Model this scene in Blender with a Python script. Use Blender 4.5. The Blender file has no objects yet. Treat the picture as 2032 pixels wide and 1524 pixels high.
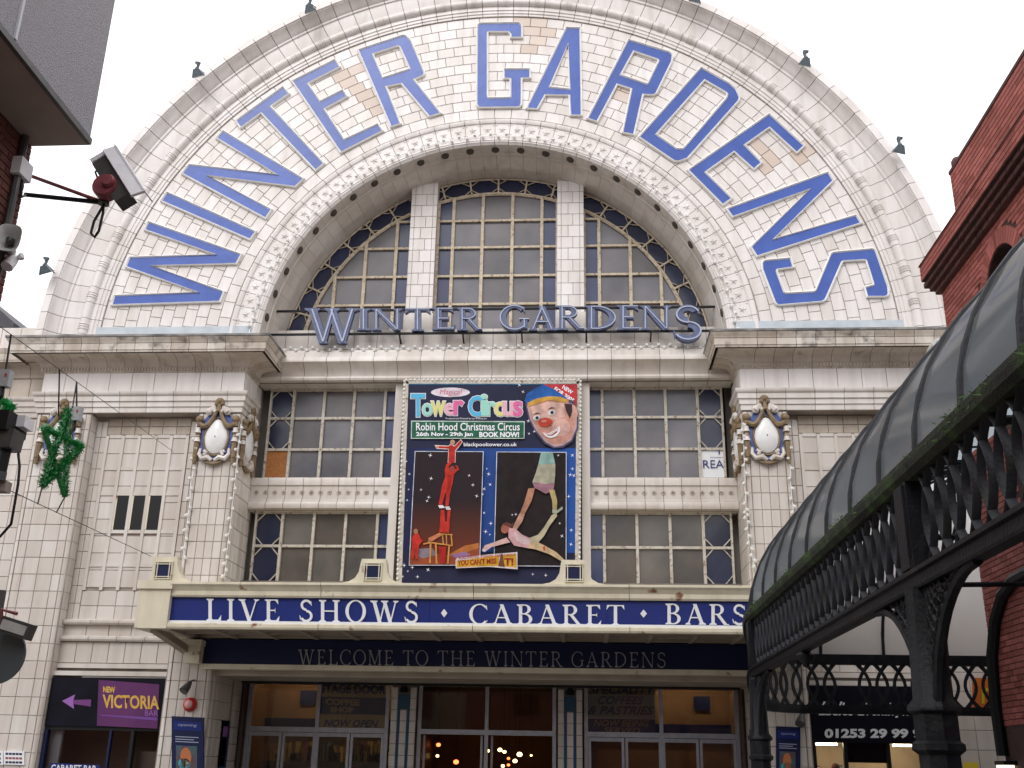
import bpy, math, random
from mathutils import Vector, Matrix
from mathutils.geometry import tessellate_polygon
random.seed(7)
PI = math.pi
S = bpy.context.scene
COL = S.collection

# ---------------------------------------------------------------- camera
FPX = 2081.41
CP = Vector((1.8194, -19.0094, 1.6))
_p, _y, _r = 0.349400, -0.0713355, 0.0186450
CF = Vector((math.sin(_y) * math.cos(_p), math.cos(_y) * math.cos(_p), math.sin(_p)))
_a = Vector((math.cos(_y), -math.sin(_y), 0))
_b = _a.cross(CF)
CR = _a * math.cos(_r) + _b * math.sin(_r)
CU = -_a * math.sin(_r) + _b * math.cos(_r)
cd = bpy.data.cameras.new('camera')
cam = bpy.data.objects.new('camera', cd)
COL.objects.link(cam)
mw = Matrix((CR, CU, -CF)).transposed().to_4x4()
mw.translation = CP
cam.matrix_world = mw
cd.sensor_width = 36
cd.lens = FPX / 2032 * 36
cd.clip_end = 2000
S.camera = cam
S.render.resolution_x, S.render.resolution_y = 1024, 768

# ---------------------------------------------------------------- sky and sun (bright overcast winter day)
wd = bpy.data.worlds.new('World')
S.world = wd
wd.use_nodes = True
nt = wd.node_tree
bg = nt.nodes['Background']
sky = nt.nodes.new('ShaderNodeTexSky')
sky.sky_type = 'NISHITA'
sky.sun_disc = False
SUN_EL, SUN_AZ = math.radians(42), math.radians(200)
sky.sun_elevation = SUN_EL
sky.sun_rotation = SUN_AZ
mx = nt.nodes.new('ShaderNodeMix')
mx.data_type = 'RGBA'
mx.inputs[0].default_value = 0.86            # cloud cover
nt.links.new(sky.outputs[0], mx.inputs[6])
mx.inputs[7].default_value = (13.2, 13.0, 13.2, 1)
nt.links.new(mx.outputs[2], bg.inputs[0])
bg.inputs[1].default_value = 0.10
sl = bpy.data.lights.new('sun', 'SUN')
so = bpy.data.objects.new('sun', sl)
COL.objects.link(so)
sl.energy = 0.7
sl.angle = math.radians(25)
sl.color = (1, 0.975, 0.95)
sd = Vector((math.sin(SUN_AZ) * math.cos(SUN_EL), math.cos(SUN_AZ) * math.cos(SUN_EL), math.sin(SUN_EL)))
so.rotation_euler = sd.to_track_quat('Z', 'Y').to_euler()
S.view_settings.view_transform = 'Standard'
S.view_settings.look = 'None'
S.view_settings.exposure = 0.47
S.view_settings.gamma = 1
S.view_settings.use_curve_mapping = False

# ---------------------------------------------------------------- photo pixel -> place
def ray(px, py):
    return CF + CR * ((px - 1016) / FPX) - CU * ((py - 762) / FPX)
def W(px, py, Y=0.0):
    d = ray(px, py)
    return CP + d * ((Y - CP.y) / d.y)
def WX(px, py, X):
    d = ray(px, py)
    return CP + d * ((X - CP.x) / d.x)
def proj(p):
    d = Vector(p) - CP
    return 1016 + FPX * d.dot(CR) / d.dot(CF), 762 - FPX * d.dot(CU) / d.dot(CF)

# ---------------------------------------------------------------- materials
def mat(name, c1, c2=None, rough=.6, metal=0, scale=3.0, bump=0.0, bscale=None, spec=.5, tint=0.0, streak=0.0,
        grime=None, gthr=(.55, .75), gscale=1.2, emit=None, es=0, wave=None):
    m = bpy.data.materials.new(name)
    m.use_nodes = True
    t = m.node_tree
    n = t.nodes
    b = n['Principled BSDF']
    b.inputs['Roughness'].default_value = rough
    b.inputs['Metallic'].default_value = metal
    b.inputs['Specular IOR Level'].default_value = spec
    L = t.links.new
    geo = n.new('ShaderNodeNewGeometry')
    def noise(sc, det=4, vec=None):
        q = n.new('ShaderNodeTexNoise')
        q.inputs['Scale'].default_value = sc
        q.inputs['Detail'].default_value = det
        L(vec or geo.outputs['Position'], q.inputs['Vector'])
        return q.outputs[0]
    def mapr(s, a, bb, c, d):
        q = n.new('ShaderNodeMapRange')
        for i, x in enumerate((a, bb, c, d)):
            q.inputs[i + 1].default_value = x
        L(s, q.inputs[0])
        return q.outputs[0]
    def mix(f, a, bb, mode='MIX'):
        q = n.new('ShaderNodeMix')
        q.data_type = 'RGBA'
        q.blend_type = mode
        if isinstance(f, float):
            q.inputs[0].default_value = f
        else:
            L(f, q.inputs[0])
        for i, x in ((6, a), (7, bb)):
            if isinstance(x, tuple):
                q.inputs[i].default_value = (*x[:3], 1)
            else:
                L(x, q.inputs[i])
        return q.outputs[2]
    col = tuple(c1)
    if c2:
        col = mix(mapr(noise(scale), .35, .65, 0, 1), tuple(c1), tuple(c2))
    if tint:
        at = n.new('ShaderNodeAttribute')
        at.attribute_name = 'tint'
        oi = n.new('ShaderNodeObjectInfo')
        ad = n.new('ShaderNodeMath')
        ad.operation = 'ADD'
        L(at.outputs['Fac'], ad.inputs[0])
        L(oi.outputs['Random'], ad.inputs[1])
        v = mapr(ad.outputs[0], .2, 1.6, 1 - tint, 1 + tint * .35)
        cc = n.new('ShaderNodeCombineColor')
        v2 = mapr(ad.outputs[0], .2, 1.6, 1 - tint * 1.5, 1 + tint * .5)
        L(v, cc.inputs[0])
        L(mapr(ad.outputs[0], .2, 1.6, 1 - tint * 1.25, 1 + tint * .45), cc.inputs[1])
        L(v2, cc.inputs[2])
        col = mix(1.0, col, cc.outputs[0], 'MULTIPLY')
    if streak:
        mp = n.new('ShaderNodeMapping')
        mp.inputs['Scale'].default_value = (5, 5, .5)
        L(geo.outputs['Position'], mp.inputs[0])
        f = mapr(noise(1.0, 5, mp.outputs[0]), .45, .75, 0, streak)
        col = mix(f, col, (.33, .27, .21))
    if grime:
        f = mapr(noise(gscale, 8), gthr[0], gthr[1], 0, 1)
        col = mix(f, col, grime)
    if isinstance(col, tuple):
        b.inputs['Base Color'].default_value = (*col[:3], 1)
    else:
        L(col, b.inputs['Base Color'])
    if bump:
        bp = n.new('ShaderNodeBump')
        bp.inputs['Strength'].default_value = bump
        bp.inputs['Distance'].default_value = .02
        L(noise(bscale or scale * 6, 3), bp.inputs['Height'])
        L(bp.outputs[0], b.inputs['Normal'])
    if emit:
        b.inputs['Emission Color'].default_value = (*emit, 1)
        b.inputs['Emission Strength'].default_value = es
    return m

M = {}
M['tile'] = mat('white_faience', (.77, .735, .715), (.72, .675, .645), .32, scale=.9, tint=.09, streak=.30, bump=.15, bscale=9)
M['tile_pink'] = mat('pinkish_faience', (.64, .53, .45), (.60, .50, .43), .4, tint=.10, bump=.15, bscale=9)
M['tile_low'] = mat('cream_faience', (.68, .633, .59), (.62, .568, .515), .34, scale=.8, tint=.11, streak=.36, bump=.15, bscale=9)
M['tile_grime'] = mat('sooty_faience', (.64, .58, .52), (.55, .49, .42), .45, scale=1.2, tint=.2, streak=.8, grime=(.13, .11, .095), gthr=(.54, .74), gscale=4.5, bump=.3, bscale=14)
M['tile_bed'] = mat('stained_faience', (.70, .63, .56), (.60, .53, .46), .45, scale=1.2, tint=.15, streak=.5, grime=(.2, .165, .13), gthr=(.6, .78), gscale=3, bump=.3, bscale=14)
M['tile_brown'] = mat('browned_faience', (.56, .49, .41), (.44, .37, .30), .5, scale=1.2, tint=.15, streak=.5, bump=.3, bscale=14)
M['grout'] = mat('grout', (.24, .205, .175), (.15, .125, .11), .9, scale=2.5)
M['grout_w'] = mat('white_grout', (.56, .50, .455), (.44, .385, .345), .9, scale=2.0)
M['glassb2'] = mat('bright_blue_glass', (.036, .05, .135), (.05, .066, .16), .2, scale=2, tint=.3, spec=.6)
M['grout_l'] = mat('pale_grout', (.40, .345, .30), (.28, .235, .20), .9, scale=2.0)
M['soot'] = mat('sooty_lip', (.09, .09, .09), (.30, .28, .26), .6, scale=3)
M['socket'] = mat('dark_socket', (.075, .06, .05), rough=.8)
M['lead'] = mat('lead_flashing', (.52, .57, .60), (.42, .47, .51), .5, scale=4)
M['blue'] = mat('blue_enamel', (.026, .072, .335), (.036, .092, .385), .28, scale=3, tint=.12, bump=.1, bscale=12)
M['rim'] = mat('white_rim', (.88, .87, .84), (.80, .78, .74), .3, scale=5)
M['gold'] = mat('buff_terracotta', (.25, .175, .095), (.17, .115, .06), .55, scale=10, bump=.3)
M['bluegl'] = mat('blue_glaze', (.05, .09, .32), (.07, .12, .38), .25, scale=9)
M['oval'] = mat('white_glaze', (.80, .80, .78), (.72, .72, .70), .15, scale=5)
M['bar'] = mat('weathered_cream_paint', (.64, .55, .42), (.50, .41, .29), .6, scale=7, grime=(.13, .075, .04), gthr=(.56, .7), gscale=16, bump=.4, bscale=60)
M['barw'] = mat('peeling_white_paint', (.60, .56, .49), (.48, .43, .36), .6, scale=6, grime=(.16, .10, .06), gthr=(.55, .7), gscale=14, bump=.4, bscale=60)
M['glass'] = mat('cloud_painted_grey_glass', (.108, .108, .128), (.20, .19, .21), .22, scale=.9, tint=.3, spec=.6, bump=.03, bscale=2)  # grey mottling stands in for cloud reflected in the panes
M['glassw'] = mat('cloud_painted_brown_glass', (.165, .15, .13), (.08, .075, .072), .25, scale=.9, tint=.3, spec=.6, bump=.03, bscale=2)  # brown panes, cloud reflection likewise put into the colour
M['glassb'] = mat('blue_glass', (.012, .018, .058), (.018, .026, .075), .2, scale=2, tint=.3, spec=.6)
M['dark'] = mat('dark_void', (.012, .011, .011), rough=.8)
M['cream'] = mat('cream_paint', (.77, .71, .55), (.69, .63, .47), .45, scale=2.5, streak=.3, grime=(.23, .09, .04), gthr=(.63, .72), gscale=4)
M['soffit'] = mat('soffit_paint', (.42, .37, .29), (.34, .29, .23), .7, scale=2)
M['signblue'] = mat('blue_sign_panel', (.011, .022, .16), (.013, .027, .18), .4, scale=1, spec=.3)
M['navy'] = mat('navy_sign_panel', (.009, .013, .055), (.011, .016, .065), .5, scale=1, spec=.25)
M['white'] = mat('white_vinyl', (.82, .83, .85), rough=.35)
M['silver'] = mat('dull_silver_letter', (.36, .36, .38), rough=.4, metal=.3)
M['steelblue'] = mat('blue_grey_letter_paint', (.07, .09, .19), (.10, .125, .23), .4, scale=9, grime=(.05, .05, .09), gscale=8)
M['neon'] = mat('unlit_neon_tube', (.38, .42, .55), rough=.25)
M['iron'] = mat('black_iron_paint', (.006, .0065, .009), (.011, .011, .014), .5, scale=5, spec=.2, grime=(.03, .03, .028), gthr=(.55, .85), gscale=7, bump=.25, bscale=40)
M['iron_grey'] = mat('grey_black_iron', (.022, .023, .030), (.011, .012, .016), .5, scale=6, spec=.25, grime=(.022, .026, .014), gthr=(.58, .75), gscale=6, bump=.25, bscale=40)
M['moss'] = mat('mossy_gutter', (.012, .013, .010), (.024, .027, .011), .85, scale=4, grime=(.035, .075, .012), gthr=(.5, .66), gscale=5, bump=.6, bscale=60)
M['leaf'] = mat('moss_green', (.05, .12, .015), (.03, .07, .01), .8, scale=20)
M['brick'] = mat('red_brick', (.40, .112, .090), (.33, .092, .078), .85, scale=2.5, tint=.35, bump=.4, bscale=60)
M['brick_dark'] = mat('dark_red_brick', (.11, .035, .03), (.075, .028, .024), .8, scale=3, tint=.3, bump=.4, bscale=60)
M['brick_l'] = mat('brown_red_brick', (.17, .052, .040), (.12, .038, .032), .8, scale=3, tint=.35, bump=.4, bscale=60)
M['mortar'] = mat('dark_mortar', (.075, .035, .03), (.05, .03, .027), .95, scale=6)
M['mortar_l'] = mat('pale_mortar', (.34, .27, .19), (.25, .2, .15), .95, scale=6)
M['concrete'] = mat('exposed_aggregate', (.28, .272, .30), (.36, .35, .375), .85, scale=55, streak=.25, bump=.8, bscale=70)
M['concsoff'] = mat('painted_soffit', (.36, .29, .25), (.31, .25, .215), .8, scale=3)
M['ltrim'] = mat('pale_strip', (.55, .55, .55), rough=.5)
M['grey'] = mat('grey_plastic', (.42, .43, .45), rough=.45)
M['lgrey'] = mat('light_grey_metal', (.62, .62, .60), (.5, .5, .48), rough=.4, scale=8)
M['black'] = mat('black_plastic', (.010, .010, .012), rough=.45, spec=.3)
M['dgrey'] = mat('dark_grey_metal', (.06, .058, .06), (.09, .085, .08), rough=.45, scale=9)
M['redp'] = mat('faded_red_paint', (.30, .075, .085), (.22, .05, .06), rough=.45, scale=12)
M['red'] = mat('red_plastic', (.50, .022, .018), rough=.3)
M['camw'] = mat('white_housing', (.88, .87, .89), (.80, .79, .81), rough=.35, scale=10)
M['alu'] = mat('aluminium', (.44, .45, .50), (.36, .37, .42), rough=.38, metal=.35, scale=8)
M['dgl'] = mat('dark_shop_glass', (.010, .0095, .010), rough=.15, spec=.22)
M['green'] = mat('green_tinsel', (.014, .44, .10), (.009, .27, .06), rough=.35, scale=40, tint=.45, spec=.6)
M['floodg'] = mat('verdigris_lamp', (.035, .055, .075), (.07, .10, .11), rough=.4, scale=20)
M['bulb'] = mat('white_bulb', (.78, .78, .74), rough=.15)
M['ply'] = mat('orange_plywood', (.42, .165, .042), (.33, .12, .03), .7, scale=18, bump=.2)
M['teal'] = mat('teal_glaze', (.015, .075, .14), (.02, .09, .17), .25, scale=5)
M['purple'] = mat('purple_panel', (.085, .012, .10), (.12, .02, .12), .4, scale=2)
M['lilac'] = mat('lilac_print', (.30, .11, .42), rough=.5)
M['purple2'] = mat('mid_purple_print', (.15, .03, .18), rough=.5)
M['goldp'] = mat('gold_print', (.62, .33, .045), (.72, .45, .09), .5, scale=14)
M['orange'] = mat('orange_wall', (.26, .13, .05), (.21, .10, .04), .8, scale=2)
M['brown'] = mat('dark_brown_wood', (.05, .028, .018), (.035, .02, .014), .5, scale=5)
M['curtain'] = mat('brown_blind', (.12, .075, .045), (.10, .06, .035), .8, scale=2)
M['warm'] = mat('lit_warm_lamp', (.9, .6, .25), emit=(1, .62, .22), es=5)
M['redl'] = mat('lit_red_lamp', (.8, .15, .05), emit=(1, .18, .05), es=3)
M['strip'] = mat('lit_tube', (.9, .85, .7), emit=(1, .86, .6), es=12)
M['yellow'] = mat('yellow_print', (.75, .55, .03), rough=.5)
M['asphalt'] = mat('pale_block_paving', (.23, .21, .20), (.19, .175, .165), .9, scale=30, bump=.4)
M['paving'] = mat('paving', (.24, .22, .20), (.19, .18, .165), .85, scale=6, bump=.2)
M['slate'] = mat('dark_slate', (.04, .04, .05), (.055, .05, .06), .6, scale=8)
M['backb'] = mat('rear_render', (.40, .36, .32), (.33, .30, .27), .9, scale=1)
# curved roof glazing: dusty translucent sheet with a glossy skin
def glazing(nm='dusty_roof_glazing', c0=(.20, .235, .25, 1), c1=(.32, .36, .375, 1), mixv=.6, tcol=(.62, .74, .80, 1)):
    m = bpy.data.materials.new(nm)
    m.use_nodes = True
    t = m.node_tree
    n = t.nodes
    L = t.links.new
    b = n['Principled BSDF']
    geo = n.new('ShaderNodeNewGeometry')
    q = n.new('ShaderNodeTexNoise')
    q.inputs['Scale'].default_value = 1.4
    q.inputs['Detail'].default_value = 6
    mp = n.new('ShaderNodeMapping')
    mp.inputs['Scale'].default_value = (1, .35, 1)
    L(geo.outputs['Position'], mp.inputs[0])
    L(mp.outputs[0], q.inputs['Vector'])
    r = n.new('ShaderNodeValToRGB')
    r.color_ramp.elements[0].position = .35
    r.color_ramp.elements[0].color = c0
    r.color_ramp.elements[1].position = .7
    r.color_ramp.elements[1].color = c1
    L(q.outputs[0], r.inputs[0])
    L(r.outputs[0], b.inputs['Base Color'])
    b.inputs['Roughness'].default_value = .10
    tr = n.new('ShaderNodeBsdfTranslucent')
    tr.inputs[0].default_value = tcol
    ms = n.new('ShaderNodeMixShader')
    ms.inputs[0].default_value = mixv
    L(b.outputs[0], ms.inputs[1])
    L(tr.outputs[0], ms.inputs[2])
    L(ms.outputs[0], n['Material Output'].inputs[0])
    return m
M['glazing'] = glazing()
M['glazing_bright'] = glazing('brightened_roof_glazing', (.72, .72, .72, 1), (.80, .80, .80, 1), .68, (.88, .87, .88, 1))  # same glazing, whitened in colour so the far-end panes look brighter lit
def shopglass():
    m = bpy.data.materials.new('clear_shop_glass')
    m.use_nodes = True
    t = m.node_tree
    n = t.nodes
    tp = n.new('ShaderNodeBsdfTransparent')
    tp.inputs[0].default_value = (.93, .93, .94, 1)
    gl = n.new('ShaderNodeBsdfGlossy')
    gl.inputs['Roughness'].default_value = .03
    fr = n.new('ShaderNodeFresnel')
    fr.inputs[0].default_value = 1.5
    ms = n.new('ShaderNodeMixShader')
    t.links.new(fr.outputs[0], ms.inputs[0])
    t.links.new(tp.outputs[0], ms.inputs[1])
    t.links.new(gl.outputs[0], ms.inputs[2])
    t.links.new(ms.outputs[0], n['Material Output'].inputs[0])
    return m
M['clear'] = shopglass()

# ---------------------------------------------------------------- mesh builder
class MB:
    def __init__(s):
        s.v, s.f, s.t, s.m = [], [], [], []
    def face(s, pts, t=.5, m=0):
        i = len(s.v)
        s.v += [tuple(p) for p in pts]
        s.f.append(tuple(range(i, i + len(pts))))
        s.t.append(t)
        s.m.append(m)
        return s
    def box(s, x0, x1, y0, y1, z0, z1, t=.5, m=0, skip=''):
        a = [(x0, y0, z0), (x1, y0, z0), (x1, y1, z0), (x0, y1, z0), (x0, y0, z1), (x1, y0, z1), (x1, y1, z1), (x0, y1, z1)]
        return s.hexa(a, t, m)
    def hexa(s, a, t=.5, m=0):
        i = len(s.v)
        s.v += [tuple(p) for p in a]
        for q in ((0, 3, 2, 1), (4, 5, 6, 7), (0, 1, 5, 4), (1, 2, 6, 5), (2, 3, 7, 6), (3, 0, 4, 7)):
            s.f.append(tuple(i + k for k in q))
            s.t.append(t)
            s.m.append(m)
        return s
    def bar(s, a, b, w, h, up=(0, -1, 0), t=.5, m=0):
        a, b, up = Vector(a), Vector(b), Vector(up)
        d = (b - a).normalized()
        sd_ = d.cross(up).normalized() * (w / 2)
        u = sd_.cross(d).normalized() * (h / 2)
        return s.hexa([a - sd_ - u, a + sd_ - u, a + sd_ + u, a - sd_ + u, b - sd_ - u, b + sd_ - u, b + sd_ + u, b - sd_ + u], t, m)
    def plate(s, pts, off, ch=.006, t=.5, m=0):
        """chamfered slab: pts = outline on the wall (3-D, convex), off = vector out of the wall"""
        pts = [Vector(p) for p in pts]
        c = sum(pts, Vector()) / len(pts)
        off = Vector(off)
        top = []
        n = len(pts)
        for i, p in enumerate(pts):
            e1 = (p - pts[i - 1]).normalized()
            e2 = (pts[(i + 1) % n] - p).normalized()
            b = (e2 - e1)
            if b.length < 1e-6:
                b = c - p
            b.normalize()
            if b.dot(c - p) < 0:
                b = -b
            top.append(p + off + b * (ch * 1.4))
        side = [p + off * .72 for p in pts]
        i0 = len(s.v)
        s.v += [tuple(p) for p in pts] + [tuple(p) for p in side] + [tuple(p) for p in top]
        fs = [tuple(i0 + 2 * n + i for i in range(n))]
        for i in range(n):
            j = (i + 1) % n
            fs += [(i0 + i, i0 + j, i0 + n + j, i0 + n + i), (i0 + n + i, i0 + n + j, i0 + 2 * n + j, i0 + 2 * n + i)]
        s.f += fs
        s.t += [t] * len(fs)
        s.m += [m] * len(fs)
        return s
    def prism(s, outl, off, holes=(), t=.5, m=0, sides=True, back=False):
        """outline polygon (3-D points, coplanar) extruded by off; front = outline+off"""
        rings = [[Vector(p) for p in outl]] + [[Vector(p) for p in h] for h in holes]
        off = Vector(off)
        flat = [p for r in rings for p in r]
        i0 = len(s.v)
        s.v += [tuple(p + off) for p in flat]
        for tri in tessellate_polygon(rings):
            s.f.append(tuple(i0 + k for k in tri))
            s.t.append(t)
            s.m.append(m)
        if sides or back:
            j0 = len(s.v)
            s.v += [tuple(p) for p in flat]
            k = 0
            for r in rings:
                n = len(r)
                for i in range(n):
                    a, b = k + i, k + (i + 1) % n
                    s.f.append((i0 + a, i0 + b, j0 + b, j0 + a))
                    s.t.append(t)
                    s.m.append(m)
                k += n
            if back:
                for tri in tessellate_polygon(rings):
                    s.f.append(tuple(j0 + q for q in reversed(tri)))
                    s.t.append(t)
                    s.m.append(m)
        return s
    def tube(s, path, r, n=6, t=.5, m=0, closed=False, cap=True):
        path = [Vector(p) for p in path]
        k = len(path)
        rr = r if isinstance(r, (list, tuple)) else [r] * k
        rings = []
        ref = None
        for i, p in enumerate(path):
            if closed:
                d = path[(i + 1) % k] - path[i - 1]
            else:
                d = path[min(i + 1, k - 1)] - path[max(i - 1, 0)]
            d.normalize()
            if ref is None:
                ref = d.orthogonal().normalized()
            ref = (ref - d * ref.dot(d))
            ref = ref.normalized() if ref.length > 1e-6 else d.orthogonal().normalized()
            b = d.cross(ref)
            i0 = len(s.v)
            s.v += [tuple(p + (ref * math.cos(2 * PI * j / n) + b * math.sin(2 * PI * j / n)) * rr[i]) for j in range(n)]
            rings.append(i0)
        for i in range(k if closed else k - 1):
            a, b2 = rings[i], rings[(i + 1) % k]
            for j in range(n):
                s.f.append((a + j, a + (j + 1) % n, b2 + (j + 1) % n, b2 + j))
                s.t.append(t)
                s.m.append(m)
        if cap and not closed:
            s.f += [tuple(rings[0] + j for j in reversed(range(n))), tuple(rings[-1] + j for j in range(n))]
            s.t += [t, t]
            s.m += [m, m]
        return s
    def grid(s, rows, t=.5, m=0, wrap=False):
        i0 = len(s.v)
        nr, nc = len(rows), len(rows[0])
        for r in rows:
            s.v += [tuple(p) for p in r]
        for i in range(nr - 1):
            for j in range(nc if wrap else nc - 1):
                k = (j + 1) % nc
                s.f.append((i0 + i * nc + j, i0 + i * nc + k, i0 + (i + 1) * nc + k, i0 + (i + 1) * nc + j))
                s.t.append(t)
                s.m.append(m)
        return s
    def ball(s, c, rx, ry=None, rz=None, n=8, k=5, t=.5, m=0):
        ry = ry or rx
        rz = rz or rx
        rows = []
        for i in range(k + 1):
            a = -PI / 2 + PI * i / k
            rows.append([(c[0] + rx * math.cos(a) * math.cos(2 * PI * j / n), c[1] + ry * math.cos(a) * math.sin(2 * PI * j / n), c[2] + rz * math.sin(a)) for j in range(n)])
        return s.grid(rows, t, m, True)
    def sweep(s, prof, path, t=.5, m=0, cap=True):
        """prof = [(out, z)], path = [(x, y)] plan polyline; out is to the right of the path direction"""
        rows = []
        n = len(path)
        P2 = [Vector((p[0], p[1])) for p in path]
        for i in range(n):
            ds = []
            if i > 0:
                ds.append((P2[i] - P2[i - 1]).normalized())
            if i < n - 1:
                ds.append((P2[i + 1] - P2[i]).normalized())
            ns = [Vector((d.y, -d.x)) for d in ds]
            nn = sum(ns, Vector((0, 0)))
            nn.normalize()
            kx = 1 / max(.3, nn.dot(ns[0]))
            rows.append([(P2[i].x + nn.x * o * kx, P2[i].y + nn.y * o * kx, z) for o, z in prof])
        s.grid(rows, t, m)
        if cap:
            for r in (rows[0], rows[-1]):
                s.prism(r, (0, 0, 0), t=t, m=m, sides=False)
        return s
    def lathe(s, c, prof, n=12, t=.5, m=0, axis='Z'):
        rows = []
        for r, z in prof:
            row = []
            for j in range(n):
                a = 2 * PI * j / n
                x, y = r * math.cos(a), r * math.sin(a)
                p = (x, y, z) if axis == 'Z' else ((x, z, y) if axis == 'Y' else (z, x, y))
                row.append((c[0] + p[0], c[1] + p[1], c[2] + p[2]))
            rows.append(row)
        return s.grid(rows, t, m, True)
    def xf(s, mtx):
        s.v = [tuple(mtx @ Vector(p)) for p in s.v]
        return s
    def mesh(s, name, mats, smooth=False):
        me = bpy.data.meshes.new(name)
        me.from_pydata(s.v, [], s.f)
        if not isinstance(mats, (list, tuple)):
            mats = [mats]
        for q in mats:
            me.materials.append(M[q] if isinstance(q, str) else q)
        if any(s.m):
            me.polygons.foreach_set('material_index', s.m)
        at = me.attributes.new('tint', 'FLOAT', 'FACE')
        at.data.foreach_set('value', s.t)
        if smooth:
            me.polygons.foreach_set('use_smooth', [True] * len(s.f))
            try:
                me.set_sharp_from_angle(angle=math.radians(40))
            except Exception:
                pass
        me.update()
        return me
    def build(s, name, mats, parent=None, smooth=False, **kw):
        return place(s.mesh(name, mats, smooth), name, parent, **kw)

def place(me, name, parent=None, loc=(0, 0, 0), rot=(0, 0, 0), label=None, cat=None, group=None, kind=None):
    o = bpy.data.objects.new(name, me)
    COL.objects.link(o)
    o.location = loc
    o.rotation_euler = rot
    if parent:
        o.parent = parent
        o.matrix_parent_inverse = PINV.get(parent.name, Matrix())
    tag(o, label, cat, group, kind)
    return o
PINV = {}
def tag(o, label=None, cat=None, group=None, kind=None):
    for k, v in (('label', label), ('category', cat), ('group', group), ('kind', kind)):
        if v:
            o[k] = v
    return o
def thing(name, label, cat, loc=(0, 0, 0), group=None):
    """Empty at the base of a thing; children keep world coordinates"""
    o = bpy.data.objects.new(name, None)
    COL.objects.link(o)
    o.location = loc
    o.empty_display_size = .3
    PINV[o.name] = Matrix.Translation(-Vector(loc))
    return tag(o, label, cat, group)
def many(name, cells, matname, parent, key=None, limit=300, stuff='tile_field', off=(0, -.02, 0), ch=.006, pick=None):
    """cells = list of outlines; the ones that show largest are objects of their own, the rest one stuff part"""
    def near(c):
        p = sum((Vector(q) for q in c), Vector()) / len(c)
        return (p - CP).length
    order = sorted(cells, key=near)
    rest = MB()
    for i, c in enumerate(order):
        t = random.random()
        m = pick(c) if pick else matname
        if i < limit:
            cen = sum((Vector(q) for q in c), Vector()) / len(c)
            b = MB().plate([Vector(q) - cen for q in c], off, ch, t * .6)
            o = b.build(name, m, parent)
            o.location = cen
        else:
            rest.plate(c, off, ch, random.random() * 1.4, 1 if m != matname else 0)
    if rest.f:
        alt = [matname] + ([pick(None)] if pick else [])
        rest.build(stuff, alt, parent, kind='stuff')

# ---------------------------------------------------------------- lettering
def quadmap(q):
    bl, br, tr, tl = [Vector(p) for p in q]
    return lambda u, v: (bl * (1 - u) + br * u) * (1 - v) + (tl * (1 - u) + tr * u) * v
def pxquad(x0, y0, x1, y1, Y, dy=0.0):
    """pixel box (x0,y0)-(x1,y1); dy = extra pixel drop at its right end"""
    return [W(x0, y1, Y), W(x1, y1 + dy, Y), W(x1, y0 + dy, Y), W(x0, y0, Y)]
def txt(name, s, quad, m, parent, depth=.004, shear=0.0, bold=0.0, space=1.0):
    cu = bpy.data.curves.new('t', 'FONT')
    cu.body = s
    cu.shear = shear
    cu.offset = bold
    cu.space_character = space
    cu.resolution_u = 3
    o = bpy.data.objects.new('t', cu)
    COL.objects.link(o)
    bpy.context.view_layer.update()
    me = bpy.data.meshes.new_from_object(o.evaluated_get(bpy.context.evaluated_depsgraph_get()))
    bpy.data.objects.remove(o)
    xs = [v.co.x for v in me.vertices]
    ys = [v.co.y for v in me.vertices]
    x0, x1, y0, y1 = min(xs), max(xs), min(ys), max(ys)
    f = quadmap(quad)
    nrm = (Vector(quad[1]) - Vector(quad[0])).cross(Vector(quad[3]) - Vector(quad[0])).normalized()
    for v in me.vertices:
        v.co = f((v.co.x - x0) / (x1 - x0), (v.co.y - y0) / (y1 - y0)) + nrm * depth
    me.materials.clear()
    me.materials.append(M[m] if isinstance(m, str) else m)
    me.name = name
    return place(me, name, parent)

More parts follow.
